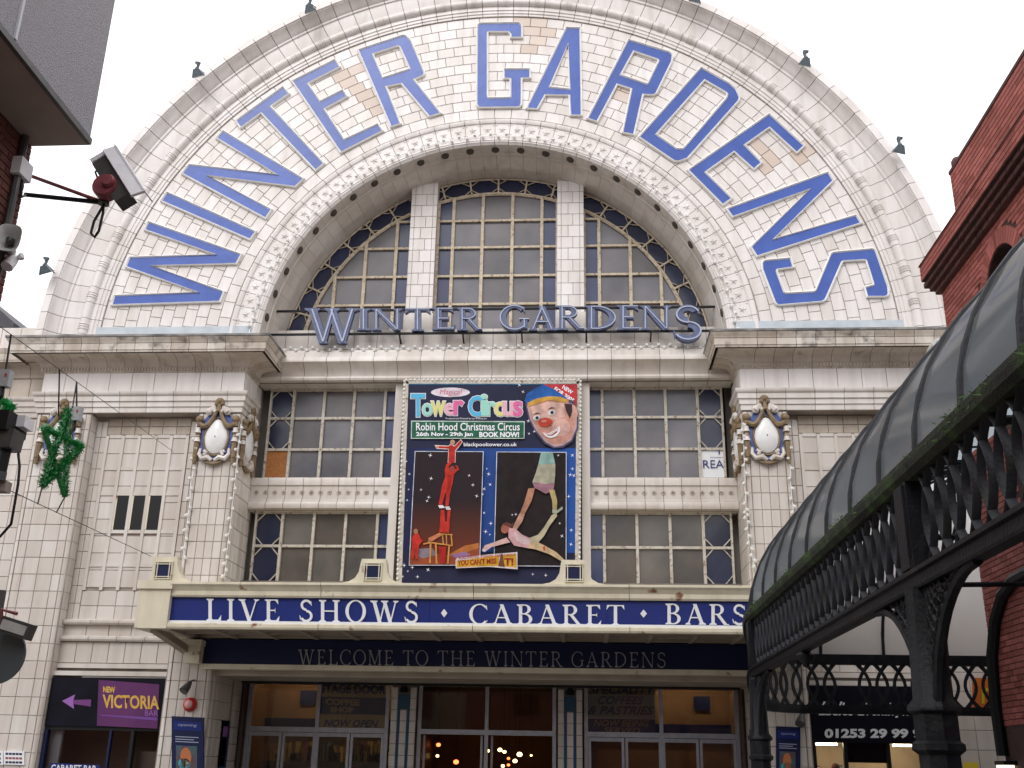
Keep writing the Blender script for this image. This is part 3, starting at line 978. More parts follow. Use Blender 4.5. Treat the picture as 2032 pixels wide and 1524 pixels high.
PX0, PX1, PX2, PX3 = 4.82, 5.66, 7.82, 8.93      # pier edges from the centre line
for s in (-1, 1):
    # wall core
    b = MB()
    b.box(*sorted((s * PX0, s * PX1)), .02, 1.3, 0, 8.0)
    b.box(*sorted((s * PX2, s * PX3)), .02, 1.3, 0, 8.0)
    b.box(*sorted((s * (PX1 - .01), s * (PX2 + .01))), .30, 1.3, 3.3, 8.0)
    b.box(*sorted((s * (PX0 + .004), s * PX3)), .014, 1.3, 7.99, 9.42)
    PAV = b.build('pavilion_wall', 'grout_l', T)
    # frieze blocks
    xs = [s * (PX0 + (PX3 - PX0) * i / 9) for i in range(10)]
    grid_tiles('frieze_block', xs, [8.41, 8.835], .012, PAV, 'tile', off=-.014)
    # return frieze toward the great window and into the wing
    for yy in frange(.02, 1.1, .36)[:-1]:
        b = MB().plate([(0, -.17, -.205), (0, .17, -.205), (0, .17, .205), (0, -.17, .205)], (-s * .014, 0, 0), .006, .4)
        b.build('frieze_block', 'tile', PAV, loc=(s * (PX0 + .004), yy + .18, 8.622))
    pth = [(-PX3, .5), (-PX3, 0), (-PX0, 0), (-PX0, .80)] if s < 0 else [(PX0, .80), (PX0, 0), (PX3, 0), (PX3, .5)]
    moulding('bed_block', BED, pth, .37, 'tile_bed', PAV)
    moulding('cornice_block', COR, pth, .37, 'tile_grime', PAV)
    MB().sweep(LIPP, pth).build('cornice_lip', 'soot', PAV)
    moulding('architrave_block', ARC, pth, .55, 'tile_low', PAV)
    # dentils
    b = MB()
    x = PX0 - .05
    while x < PX3 + .05:
        b.box(*sorted((s * x, s * (x + .032))), -.085, -.03, 8.845, 8.915)
        x += .062
    y_ = 0
    while y_ < .7:
        b.box(*sorted((s * (PX0 - .085), s * (PX0 - .03))), y_, y_ + .032, 8.845, 8.915)
        y_ += .062
    b.build('dentils', 'tile_brown', PAV, kind='stuff')
    # piers: tile courses in strips, rounded arris
    zs = frange(.1, 7.96, .315)
    for (xa, xb) in ((PX0, PX1), (PX2, PX3)):
        cuts = [xa + .10, xa + .26, xa + (xb - xa) * .5, xb - .26, xb - .10]
        grid_tiles('pier_tile', [s * c for c in cuts], zs, .02, PAV, 'tile_low')
        for xe, dr in ((xa, 1), (xb, -1)):
            for z0, z1 in zip(zs, zs[1:]):
                ar = [(0, .31)] + [(.085 - .085 * math.cos(w_), .085 - .085 * math.sin(w_)) for w_ in [PI / 2 * i / 4 for i in range(5)]] + [(.094, .0), (.094, .05)]
                pts = [(dr * s * u, v + .0) for u, v in ar]
                hz = (z1 - z0) / 2 - .005
                b = MB()
                rows = [[(u, v, zz) for u, v in pts] for zz in (-hz, hz)]
                b.grid(rows, t=random.random())
                b.build('arris_tile', 'tile_low', PAV, True, loc=(s * (xe - dr * .007), -.004, (z0 + z1) / 2))
    # inner return of the pier beside the windows
    ys = [.12, .34, .62, .9, 1.14]
    for k, (z0, z1) in enumerate(zip(zs, zs[1:])):
        for j in range(len(ys) - 1):
            hy, hz = (ys[j + 1] - ys[j]) / 2 - .005, (z1 - z0) / 2 - .005
            b = MB().plate([(0, -hy, -hz), (0, hy, -hz), (0, hy, hz), (0, -hy, hz)], (-s * .02, 0, 0), .006, random.random() * .8)
            b.build('return_tile', 'tile_low', PAV, loc=(s * PX0, (ys[j] + ys[j + 1]) / 2, (z0 + z1) / 2))
    # recessed panel: stone grid of raised ribs round square tiles
    pz0, pz1 = 4.62, 7.56
    pxa, pxb = PX1 + .27, PX2 - .27
    cols = [pxa + (pxb - pxa) * i / 5 for i in range(6)]
    rowz = [pz1 - (pz1 - pz0) * i / 9 for i in range(10)][::-1]
    wz0, wz1 = 5.72, 6.38
    def inwin(x, z):
        return wz0 - .05 < z < wz1 and cols[1] < abs(x) < cols[4]
    gx = [s * c for c in cols]
    grid_tiles('panel_tile', gx, rowz, .30, PAV, 'tile_low', off=-.02, skip=inwin)
    for i, c in enumerate(cols):
        MB().box(s * c - .03, s * c + .03, .256, .31, pz0 - .05, pz1 + .04).build('panel_rib', 'tile_low', PAV)
    for zz in (pz1, pz1 - (pz1 - pz0) * 2 / 9 + .0, wz1 + .02, wz0 - .06, 5.02):
        for i in range(5):
            x0, x1 = sorted((s * (cols[i] + .035), s * (cols[i + 1] - .035)))
            MB().box(x0, x1, .262, .31, zz - .01, zz + .055).build('panel_rail', 'tile_low', PAV)
    for i in (1, 2, 3):
        x0, x1 = sorted((s * (cols[i] + .035), s * (cols[i + 1] - .035)))
        wn = MB().box(x0 - .0, x1 + .0, .27, .296, wz0 - .04, wz1 + .02).build('small_window', 'dgl', T)
        MB().box(x0, x0 + .03, .255, .272, wz0, wz1).build('window_jamb', 'cream', wn)
    # border tiles round the panel
    grid_tiles('border_tile', [s * (PX1 + .01), s * (PX1 + .12), s * (PX1 + .235)], frange(4.0, 7.9, .315), .30, PAV, 'tile_low')
    grid_tiles('border_tile', [s * (PX2 - .235), s * (PX2 - .12), s * (PX2 - .01)], frange(4.0, 7.9, .315), .30, PAV, 'tile_low')
    grid_tiles('border_tile', [s * (PX1 + .24 + (PX2 - PX1 - .48) * i / 6) for i in range(7)], [7.62, 7.79, 7.97], .30, PAV, 'tile_brown')
    # sills and plain bands under the panel
    grid_tiles('band_tile', [s * (PX1 + .24 + (PX2 - PX1 - .48) * i / 5) for i in range(6)], [4.02, 4.28, 4.56], .30, PAV, 'tile_low')
    xa, xb = sorted((s * PX1, s * PX2))
    SIL = [(-.04, 3.92), (.1, 3.93), (.12, 3.96), (.12, 4.0), (.04, 4.03), (-.04, 4.04)]
    for zz, L0 in ((0, .5), (-.30, .5)):
        for sub in cutpath([(xa + .01, .28), (xb - .01, .28)], L0):
            MB().sweep([(o, z + zz) for o, z in SIL], sub, t=random.random()).build('sill_block', 'tile_low', PAV)
    grid_tiles('band_tile', [xa + (xb - xa) * i / 5 for i in range(6)], [3.72, 3.93], .29, PAV, 'tile_low')
    MB().box(xa, xb, .26, .30, 3.10, 3.66).build('band_core', 'grout', PAV)
    grid_tiles('band_tile', [xa + (xb - xa) * i / 7 for i in range(8)], [3.24, 3.62], .262, PAV, 'tile_low')
    for zz, yo in ((3.20, .20), (3.06, .12)):
        MB().box(xa + .01, xb - .01, yo, .34, zz - .05, zz + .03).build('lintel_moulding', 'tile_low', PAV)
    # cartouches on both piers, and on the inner return
    cartouche(T, (s * (PX0 + PX1) / 2, .0, 7.42), 0)
    cartouche(T, (s * (PX2 + PX3) / 2, .0, 7.42), 0)
    cartouche(T, (s * (PX0 + .01), .52, 7.42), -s * PI / 2 if s > 0 else PI / 2)
    # wing beyond the pavilion
    x0, x1 = sorted((s * PX3, s * 16))
    b = MB()
    b.box(x0, x1, .32, 1.4, 0, 9.95)
    WG = b.build('wing_wall', 'grout_l', T)
    pth = [(-16, .3), (-PX3, .3)] if s < 0 else [(PX3, .3), (16, .3)]
    moulding('wing_bed_block', [(o * .62, z) for o, z in BED], pth, .45, 'tile_brown', WG)
    moulding('wing_cornice_block', [(o * .62, z) for o, z in COR], pth, .45, 'tile_bed', WG)
    moulding('wing_architrave_block', ARC, pth, .7, 'tile_low', WG)
    xe = 12.2
    xs = [s * (PX3 + .01 + (xe - PX3) * i / 8) for i in range(9)]
    grid_tiles('parapet_block', xs, [9.44, 9.96], .32, WG, 'tile_low')
    grid_tiles('wing_frieze_block', xs, [8.42, 8.82], .32, WG, 'tile_brown')
    grid_tiles('wing_tile', [s * (PX3 + .01 + (xe - PX3) * i / 9) for i in range(10)], frange(.1, 7.96, .315), .32, WG, 'tile_low')

# --- centre beam between the piers, under the great window
YB = .78
BEAM = [(-.4, 10.03), (.03, 10.03), (.04, 9.99), (.04, 9.96), (.0, 9.95), (.0, 9.62), (.05, 9.61), (.05, 9.56), (.10, 9.55), (.11, 9.50), (.16, 9.49), (.17, 9.36), (.25, 9.345), (.27, 9.29), (.27, 9.24), (.2, 9.20), (.12, 9.14), (.07, 9.05), (.055, 8.99), (.12, 8.97), (.135, 8.93), (.12, 8.89), (.05, 8.87), (-.4, 8.86)]
moulding('beam_block', BEAM, [(-PX0 + .02, YB), (PX0 - .02, YB)], .47, 'tile_low', T)
# --- transom band between the two window rows
BAND = [(-.3, 6.93), (.02, 6.93), (.03, 6.90), (.03, 6.78), (.0, 6.77), (.0, 6.50), (.03, 6.49), (.035, 6.44), (.08, 6.42), (.10, 6.36), (.08, 6.30), (.02, 6.28), (-.3, 6.27)]
for sx in (-1, 1):
    pth = [(-PX0 + .02, .98), (-1.95, .98)] if sx < 0 else [(1.95, .98), (PX0 - .02, .98)]
    moulding('band_block', BAND, pth, .37, 'tile_low', T)
    b = MB()
    x = 2.08
    while x < 4.7:
        for k in range(4):
            a = k * PI / 4
            b.bar((sx * x - .045 * math.cos(a), .972, 6.635 - .045 * math.sin(a)), (sx * x + .045 * math.cos(a), .972, 6.635 + .045 * math.sin(a)), .016, .02)
        x += .185
    b.build('band_stars', 'tile_brown', T, kind='stuff')
    MB().box(*sorted((sx * 1.80, sx * 1.96)), .82, 1.25, 4.0, 8.88).build('window_post', 'tile_low', T)

# --- great arched window
YW = 1.16
def clipcirc(poly, R_, n_=96):
    out = poly
    for i in range(n_):
        a = 2 * PI * i / n_
        nx, nz = math.cos(a), math.sin(a)
        inp, out = out, []
        for k in range(len(inp)):
            p, q_ = inp[k], inp[(k + 1) % len(inp)]
            dp, dq = p[0] * nx + (p[1] - ZC) * nz - R_, q_[0] * nx + (q_[1] - ZC) * nz - R_
            if dp <= 0:
                out.append(p)
            if dp * dq < 0:
                u = dp / (dp - dq)
                out.append((p[0] + (q_[0] - p[0]) * u, p[1] + (q_[1] - p[1]) * u))
        if not out:
            return []
    return out
AW = thing_part(T, 'arched_window')
RB = 4.14
ZS = 10.02
pil = [(W(807, 593, .98).x, W(860, 603, .98).x)]
pil.append((-pil[0][1], -pil[0][0]))
for a, b_ in pil:
    zt = ZC + math.sqrt(4.54 ** 2 - min(abs(a), abs(b_)) ** 2) + .02
    core = MB().box(a + .012, b_ - .012, .90, 1.25, ZS - .03, zt).build('pilaster', 'grout_w', T)
    zz = frange(ZS, zt - .1, .27)
    for k, (z0, z1) in enumerate(zip(zz, zz[1:])):
        md = (a + b_) / 2 + (.05 if k % 2 else -.05)
        for x0, x1 in ((a, a + .09), (a + .09, md), (md, b_ - .09), (b_ - .09, b_)):
            hx, hz = (x1 - x0) / 2 - .0035, (z1 - z0) / 2 - .004
            MB().plate([(-hx, 0, -hz), (hx, 0, -hz), (hx, 0, hz), (-hx, 0, hz)], (0, -.022, 0), .004, random.random()).build('pilaster_tile', 'tile', core, loc=((x0 + x1) / 2, .90, (z0 + z1) / 2))
    MB().box(a - .02, b_ + .02, .86, 1.1, ZS - .03, ZS + .42).build('pilaster_base', 'tile_low', T)
vx = [W(p, 500, YW).x for p in (897, 956, 1015.5, 1074)]
vc = [(vx[1] - vx[2]) / 2, (vx[0] - vx[3]) / 2]
vcen = [vc[1], vc[0], -vc[0], -vc[1]]
vl = [W(784, 540, YW).x, W(724, 540, YW).x, W(663, 580, YW).x]
hz_ = [W(1000, p, YW).z for p in (438, 491, 547.5, 603.5)]
secs = [([pil[0][1]] + vcen + [pil[1][0]], (0, 4)), ([-4.5] + vl[::-1] + [pil[0][0]], (3,)), ([pil[1][1]] + [-x for x in vl] + [4.5], (0,))]
zrow = [ZS] + hz_[::-1] + [14.0]
for xs, blue in secs:
    for i in range(len(xs) - 1):
        for k in range(len(zrow) - 1):
            c = clipcirc([(xs[i], zrow[k]), (xs[i + 1], zrow[k]), (xs[i + 1], zrow[k + 1]), (xs[i], zrow[k + 1])], RB)
            if len(c) < 3:
                continue
            cx = sum(p[0] for p in c) / len(c)
            cz = sum(p[1] for p in c) / len(c)
            jy = random.uniform(-.004, .004)
            b = MB()
            b.prism([(x - cx, jy, z - cz) for x, z in c], (0, random.uniform(-.002, .002), 0), sides=False, t=random.random() * .5)
            b.build('pane', 'glassb2' if i in blue else 'glass', AW, loc=(cx, YW + .03, cz))
    for x in xs:
        if abs(x) > 4.4:
            continue
        top = ZC + math.sqrt(max(.01, RB ** 2 - x * x))
        if top > ZS + .1:
            MB().bar((x, YW, ZS - .02), (x, YW, top), .066, .07).build('mullion', 'bar', AW)
    for z in hz_:
        xm = math.sqrt(max(0, RB ** 2 - (z - ZC) ** 2))
        x0, x1 = max(xs[0], -xm), min(xs[-1], xm)
        if x1 > x0 + .05:
            MB().bar((x0, YW + .004, z), (x1, YW + .004, z), .05, .06).build('glazing_bar', 'bar', AW)
am = math.acos((ZS - ZC) / RB)
MB().tube([pol(-am + 2 * am * i / 60, RB + .0, YW) for i in range(61)], .042, 6).build('arch_bar', 'bar', AW, True)
am2 = math.acos((ZS - ZC) / 4.52)
MB().tube([pol(-am2 + 2 * am2 * i / 60, 4.51, YW), ] + [pol(-am2 + 2 * am2 * i / 60, 4.51, YW) for i in range(1, 61)], .022, 6).build('arch_bar', 'bar', AW, True)
NO = 20
da = 2 * am2 / NO
b = MB()
rows = [[(r * math.sin(a), 0, r * math.cos(a)) for r in (RB, 4.53)] for a in [-da / 2 + da * i / 4 for i in range(5)]]
b.grid(rows)
rpane = b.mesh('ring_pane', 'glassb')
b = MB()
def rp(a, r):
    return Vector((r * math.sin(a), 0, r * math.cos(a)))
hw = da / 2
b.bar(rp(hw, RB), rp(hw, 4.51), .036, .05)
for s1 in (-1, 1):
    for ra, rb in ((RB + .02, RB + .14), (4.49, 4.38)):
        b.bar(rp(s1 * hw * .42, ra), rp(s1 * hw * .98, rb), .013, .03)
trac = b.mesh('ring_tracery', 'bar')
for i in range(NO):
    a = -am2 + da * (i + .5)
    place(rpane, 'ring_pane', AW, (0, YW + .03, ZC), (0, a, 0))
    place(trac, 'ring_tracery', AW, (0, YW, ZC), (0, a, 0))
MB().box(-4.45, 4.45, YW - .06, YW + .06, ZS - .07, ZS + .03).build('window_sill', 'bar', AW)
# dark hall behind the windows
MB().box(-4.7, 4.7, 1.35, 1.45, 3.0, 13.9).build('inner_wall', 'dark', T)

# --- two rows of windows in the centre bay
YL = 1.12
def lowwin(name, sx, vpx, ypx, hpx, ztop, zbot, board=None):
    G = thing_part(T, name)
    xs = [W(p, ypx, YL).x for p in vpx]
    xs = [-x if sx > 0 else x for x in xs]
    zs = [ztop] + [W(660, p, YL).z for p in hpx] + [zbot]
    for i in range(len(xs) - 1):
        x0, x1 = sorted((xs[i], xs[i + 1]))
        for k in range(len(zs) - 1):
            z1, z0 = zs[k], zs[k + 1]
            m = ('glassb' if i == 0 else 'glassb2') if i in (0, 4) else ('glass' if name == 'upper_window' else 'glassw')
            nm = 'pane'
            if board and i == 0 and k == 2:
                m, nm = board
            b = MB()
            jy = random.uniform(-.004, .004)
            cx, cz = (x0 + x1) / 2, (z0 + z1) / 2
            b.face([(x0 - cx, jy, z0 - cz), (x1 - cx, -jy, z0 - cz), (x1 - cx, jy * .5, z1 - cz), (x0 - cx, 0, z1 - cz)], random.random() * .5)
            o = b.build(nm, m, G, loc=(cx, YL + (.03 if nm == 'pane' else .01), cz))
            if nm == 'painted_pane':
                PANE.append((x0, x1, z0, z1, o))
            if i == 0 and nm == 'pane':
                b = MB()
                w_, h2 = x1 - x0, z1 - z0
                for ax, az in ((0, 0), (0, 1), (1, 0), (1, 1)):
                    px_, pz_ = (x0, x1)[ax], (z0, z1)[az]
                    b.bar((px_ + (.36 * w_ if ax == 0 else -.36 * w_), YL, pz_), (px_, YL, pz_ + (.3 * h2 if az == 0 else -.3 * h2)), .02, .03)
                b.build('octagon_bar', 'barw', G)
    for i, x in enumerate(xs):
        MB().bar((x, YL, zbot - .02), (x, YL, ztop + .02), .055 if 0 < i < 5 else .04, .07).build('mullion', 'barw', G)
    for k, z in enumerate(zs):
        MB().bar((xs[0], YL + .004, z), (xs[-1], YL + .004, z), .05, .06).build('glazing_bar', 'barw', G)
PANE = []
for sx in (-1, 1):
    lowwin('upper_window', sx, (532, 578, 639, 699, 761, 790), 860, (830.6, 892.5), 8.84, 6.95, ('ply', 'plywood_board') if sx < 0 else ('white', 'painted_pane'))
    lowwin('lower_window', sx, (503, 556, 619, 682.5, 746, 777), 1090, (1084,), 6.26, 4.86)
x0, x1, z0, z1, po = PANE[0]
yq = YL - .004
txt('lettering', 'REA', [(x0 + .06, yq, z0 + .22), (x1 - .02, yq, z0 + .22), (x1 - .02, yq, z0 + .38), (x0 + .06, yq, z0 + .38)], 'signblue', T)
MB().box(x0 + .2, x1 - .03, yq - .002, yq, z0 + .435, z0 + .442).build('lettering', 'signblue', T)
MB().box(x1 - .11, x1 - .085, yq - .002, yq, z0 + .5, z1 - .02).build('lettering', 'signblue', T)
MB().box(-PX0, -1.8, .95, 1.3, 3.3, 4.88).box(1.8, PX0, .95, 1.3, 3.3, 4.88).box(-1.9, 1.9, .95, 1.3, 3.3, 8.9).build('spandrel_wall', 'grout', T)
# rear mass and roof
MB().box(-9, 9, 1.5, 1.9, 3.4, 9.4).box(-16, 16, 11.5, 12, 0, 9.4).build('rear_wall', 'backb', T)
b = MB()
b.grid([[pol(-PI / 2 + PI * i / 40, 8.9, y) for i in range(41)] for y in (.5, 12)])
b.build('barrel_roof', 'slate', T)
# ================================================================ standing letters WINTER GARDENS before the great window
YS = .46
SG = thing('letter_sign', 'blue-grey metal serif letters on two rails across the arched window', 'sign', W(985, 660, YS))
zr0, zr1 = W(985, 658, YS).z, W(985, 611, YS).z
xm = 4.60
for z in (zr0, zr1):
    x = math.sqrt(4.62 ** 2 - (z - ZC) ** 2)
    MB().bar((-x, YS + .06, z), (x, YS + .06, z), .04, .04).build('rail', 'iron', SG)
for x in (-3.2, -1.9, -.6, .6, 1.9, 3.2):
    MB().bar((x, YS + .06, zr0), (x, YB + .02, zr0 - .12), .03, .03, up=(1, 0, 0)).build('rail_bracket', 'iron', SG)
# letter boxes in pixels: char, x0, x1, top, bottom
MT = [('W', 605, 712, 612, 682), ('I', 708, 736, 613, 656), ('N', 738, 798, 613, 656), ('T', 804, 854, 612, 657), ('E', 858, 903, 611, 655), ('R', 907, 957, 611, 656),
      ('G', 992, 1050, 606, 657), ('A', 1049, 1106, 608, 656), ('R', 1104, 1160, 607, 655), ('D', 1161, 1222, 607, 656), ('E', 1224, 1270, 606, 655), ('N', 1271, 1332, 607, 655), ('S', 1336, 1392, 606, 678)]
for ch, x0, x1, y0, y1 in MT:
    P_, w_ = glyph(ch, .2, .12)
    xs_ = [p[0] for q in P_ for p in q]
    a, c = min(xs_), max(xs_)
    f = quadmap(pxquad(x0, y0, x1, y1, YS))
    b = MB()
    for i, pl in enumerate(P_):
        pts = [f((p[0] - a) / (c - a), p[1]) for p in pl]
        b.prism([q + Vector((0, .09, 0)) for q in pts], (0, -.11 - i * .0006, 0), back=True)
    L_ = b.build('letter', 'steelblue', SG)
    P_, w_ = glyph(ch, .035, .035, False)
    # keep the tube centred on the broad letter
    b = MB()
    for i, pl in enumerate(P_):
        pts = [f((p[0] - a) / (c - a), .04 + .92 * p[1]) for p in pl]
        b.prism([q + Vector((0, -.03, 0)) for q in pts], (0, -.012 - i * .0006, 0))
    b.build('neon_tube', 'neon', L_)

# ================================================================ circus hoarding
YP = .66
PB = thing('circus_poster', 'large dark blue circus hoarding edged with bulbs above the entrance canopy', 'poster', W(970, 1150, YP))
tl, trr, bl, br = W(806, 757, YP), W(1149, 757, YP), W(792, 1158, YP), W(1146, 1162, YP)
b = MB()
b.hexa([bl, br, br + Vector((0, .14, 0)), bl + Vector((0, .14, 0)), tl, trr, trr + Vector((0, .14, 0)), tl + Vector((0, .14, 0))])
def gradmat(name, ca, cb, axis='Z', lo=0, hi=1):
    m = bpy.data.materials.new(name)
    m.use_nodes = True
    n = m.node_tree.nodes
    L = m.node_tree.links.new
    g_ = n.new('ShaderNodeNewGeometry')
    sp = n.new('ShaderNodeSeparateXYZ')
    L(g_.outputs['Position'], sp.inputs[0])
    r = n.new('ShaderNodeMapRange')
    r.inputs[1].default_value, r.inputs[2].default_value = lo, hi
    L(sp.outputs[axis], r.inputs[0])
    x = n.new('ShaderNodeMix')
    x.data_type = 'RGBA'
    L(r.outputs[0], x.inputs[0])
    x.inputs[6].default_value, x.inputs[7].default_value = (*ca, 1), (*cb, 1)
    L(x.outputs[2], n['Principled BSDF'].inputs['Base Color'])
    n['Principled BSDF'].inputs['Roughness'].default_value = .55
    n['Principled BSDF'].inputs['Specular IOR Level'].default_value = .15
    return m
b.build('panel', mat('navy_print', (.013, .014, .042), (.017, .019, .055), .55, scale=2, spec=.2), PB)
b = MB()
for p0, p1 in ((tl, trr), (trr, br), (bl, tl)):
    b.bar(p0 + Vector((0, .05, 0)), p1 + Vector((0, .05, 0)), .10, .12)
b.build('frame', 'barw', PB)
k = 0
b = MB()
for p0, p1, o in ((tl, trr, (0, -.02, .03)), (bl, tl, (-.035, -.02, 0)), (br, trr, (.035, -.02, 0))):
    d = (p1 - p0)
    nb = int(d.length / .088)
    for i in range(nb + 1):
        b.ball(p0 + d * (i / nb) + Vector(o), .024, n=6, k=4)
b.build('bulbs', 'bulb', PB, True, kind='stuff')
LAY = [0]
def PC(x, y):
    return W(770 + x / 3.388, 730 + y / 3.388, YP)
def sheet(name, pts, col, lift=None, grad=None, m=None):
    LAY[0] += 1
    off = -.003 - .0011 * LAY[0] if lift is None else lift
    b_ = MB().prism([PC(*p) for p in pts], (0, off, 0), sides=False)
    if m is None:
        m = mat('print_' + name, col, tuple(c * .62 for c in col), rough=.6, spec=.15, scale=5.5)
    return b_.build(name, m, PB)
def ell(cx, cy, rx, ry, rot=0, n_=20):
    c_, s_ = math.cos(rot), math.sin(rot)
    return [(cx + rx * math.cos(a) * c_ - ry * math.sin(a) * s_, cy + rx * math.cos(a) * s_ + ry * math.sin(a) * c_) for a in [2 * PI * i / n_ for i in range(n_)]]
zt_, zb_ = tl.z, bl.z
sheet('print_ground', [(118, 540), (1285, 540), (1290, 1245), (62, 1235)], None, m=gradmat('blue_wash', (.016, .018, .06), (.02, .085, .34), 'X', -1.6, .9))
sheet('print_strip', [(135, 90), (1275, 90), (1275, 112), (135, 112)], (.06, .30, .52))
PINKS = [(.62, .20, .33), (.14, .50, .68), (.65, .62, .22), (.70, .42, .48), (.30, .62, .45)]
sheet('print_oval', ell(420, 165, 132, 32), (.74, .66, .72))
def ptxt(s, x0, y0, x1, y1, m, dy=0, lift=None, **kw):
    LAY[0] += 1
    q_ = [PC(x0, y1), PC(x1, y1 + dy), PC(x1, y0 + dy), PC(x0, y0)]
    return txt('print_lettering', s, q_, m, PB, depth=.003 + .0011 * LAY[0], **kw)
ptxt('Magical', 348, 146, 498, 190, mat('print_pink', (.55, .10, .16), rough=.6, spec=.15), shear=.2)
wt = mat('print_white', (.80, .80, .84), rough=.6, spec=.15)
cyan = mat('print_cyan', (.10, .42, .66), rough=.6, spec=.15)
mint = mat('print_mint', (.32, .62, .52), rough=.6, spec=.15)
lem = mat('print_lemon', (.66, .62, .24), rough=.6, spec=.15)
rose = mat('print_rose', (.72, .40, .48), rough=.6, spec=.15)
pnk = mat('print_hot_pink', (.66, .14, .32), rough=.6, spec=.15)
TC = [('T', 155, 250, 175, 330, cyan), ('o', 230, 300, 240, 325, mint), ('w', 288, 388, 225, 325, lem), ('e', 380, 450, 240, 320, rose), ('r', 440, 512, 220, 320, pnk),
      ('C', 540, 640, 190, 330, cyan), ('i', 625, 668, 180, 325, mint), ('r', 662, 725, 230, 325, mint), ('c', 715, 780, 232, 328, lem), ('u', 770, 848, 228, 328, rose), ('s', 840, 905, 225, 330, pnk)]
for ch, x0, x1, y0, y1, m in TC:
    ptxt(ch, x0 - 5, y0 - 5, x1 + 5, y1 + 6, wt, bold=.055)
for ch, x0, x1, y0, y1, m in TC:
    ptxt(ch, x0, y0, x1, y1, m, bold=.03)
ptxt('Produced and Directed by Laci Endresz Jnr.', 390, 338, 668, 352, wt)
sheet('print_banner', [(157, 358), (920, 362), (918, 480), (155, 480)], (.55, .66, .58))
sheet('print_banner', [(164, 365), (914, 369), (912, 474), (161, 474)], (.025, .13, .075))
ptxt('Robin Hood Christmas Circus', 190, 372, 886, 425, wt, bold=.012)
ptxt('26th Nov - 29th Jan', 190, 434, 572, 470, wt, bold=.035)
ptxt('BOOK NOW!', 614, 434, 882, 470, wt, bold=.04)
ptxt('blackpooltower.co.uk', 510, 506, 868, 538, wt, bold=.015)
# red corner flash
sheet('print_flash', [(1045, 114), (1272, 114), (1270, 262)], (.58, .05, .055))
for s_, (ax, ay), (bx, by), hh in (('NEW', (1168, 142), (1232, 184), 27), ('FOR 2005', (1112, 154), (1240, 240), 29)):
    LAY[0] += 1
    d = Vector((bx - ax, by - ay)).normalized()
    u = Vector((d.y, -d.x)) * hh
    q_ = [PC(ax, ay), PC(bx, by), PC(bx + u.x, by + u.y), PC(ax + u.x, ay + u.y)]
    txt('print_lettering', s_, q_, wt, PB, depth=.003 + .0011 * LAY[0], bold=.03)
# clown face
sheet('print_glow', [(922, 240), (1080, 190), (1245, 225), (1280, 300), (1278, 410), (1240, 500), (1180, 540), (1115, 545), (1050, 515), (990, 440), (945, 350)], (.10, .075, .13))
sheet('print_glow', [(934, 255), (1080, 205), (1232, 232), (1270, 300), (1268, 408), (1232, 490), (1176, 526), (1120, 535), (1060, 505), (1000, 432), (955, 348)], (.50, .36, .38))
skin, skin2 = (.62, .31, .24), (.72, .45, .38)
sheet('print_face', [(945, 262), (1080, 218), (1218, 235), (1258, 300), (1258, 400), (1222, 480), (1170, 515), (1125, 526), (1070, 495), (1012, 425), (965, 345)], skin)
sheet('print_face', [(960, 268), (1080, 232), (1180, 245), (1190, 330), (1130, 355), (1040, 345), (975, 330)], skin2)
sheet('print_face', ell(1165, 405, 62, 58, .3), (.70, .42, .36))
sheet('print_ear', ell(1252, 300, 22, 48, -.2), (.66, .36, .30))
sheet('print_hair', [(1185, 245), (1238, 250), (1240, 300), (1222, 345), (1200, 300)], (.05, .03, .035))
sheet('print_hat', [(918, 225), (935, 180), (985, 145), (1045, 118), (1100, 140), (1180, 190), (1240, 245), (1215, 240), (1080, 220), (945, 265)], (.025, .12, .40))
sheet('print_hat_band', [(942, 266), (938, 240), (1000, 212), (1080, 196), (1160, 200), (1215, 222), (1216, 240), (1080, 222)], (.60, .33, .06))
for ex, ey in ((1100, 306), (1000, 342)):
    sheet('print_eye', ell(ex, ey, 26, 17, -.3), (.75, .72, .74))
    sheet('print_eye', ell(ex + 3, ey, 11, 11), (.03, .03, .04))
    sheet('print_brow', [(ex - 34, ey - 18), (ex, ey - 36), (ex + 34, ey - 30), (ex + 2, ey - 28)], (.10, .05, .05))
sheet('print_nose', ell(1058, 372, 48, 30, -.1), (.60, .07, .04))
sheet('print_nose', ell(1048, 364, 18, 9, -.1), (.75, .32, .24))
sheet('print_mouth', [(1040, 440), (1075, 448), (1120, 425), (1155, 398), (1160, 430), (1135, 465), (1095, 480), (1062, 468)], (.78, .74, .74))
sheet('print_mouth', [(1058, 446), (1085, 452), (1125, 430), (1142, 415), (1138, 440), (1105, 462), (1075, 462)], (.28, .04, .05))
sheet('print_teeth', [(1062, 448), (1088, 454), (1126, 432), (1140, 418), (1138, 428), (1100, 455), (1075, 457)], (.82, .80, .76))
# two photographs
def frame(pts, col, m=None):
    cx = sum(p[0] for p in pts) / 4
    cy = sum(p[1] for p in pts) / 4
    sheet('print_border', [(x + (5 if x > cx else -5), y + (5 if y > cy else -5)) for x, y in pts], (.62, .66, .78))
    sheet('print_photo', pts, col, m=m)
frame([(188, 570), (640, 572), (615, 1328), (148, 1328)], None, gradmat('circus_ring', (.16, .035, .012), (.022, .013, .016), 'Z', PC(300, 1330).z, PC(300, 900).z))
frame([(736, 574), (1196, 577), (1195, 1335), (716, 1332)], (.020, .013, .014))
sheet('print_floor', [(152, 1225), (300, 1240), (380, 1270), (612, 1185), (616, 1326), (148, 1326)], (.33, .075, .03))
sheet('print_floor', [(380, 1275), (520, 1200), (612, 1182), (612, 1215), (480, 1262)], (.48, .16, .04))
sheet('print_shade', [(170, 1225), (300, 1215), (340, 1262), (240, 1285), (165, 1260)], (.26, .22, .26))
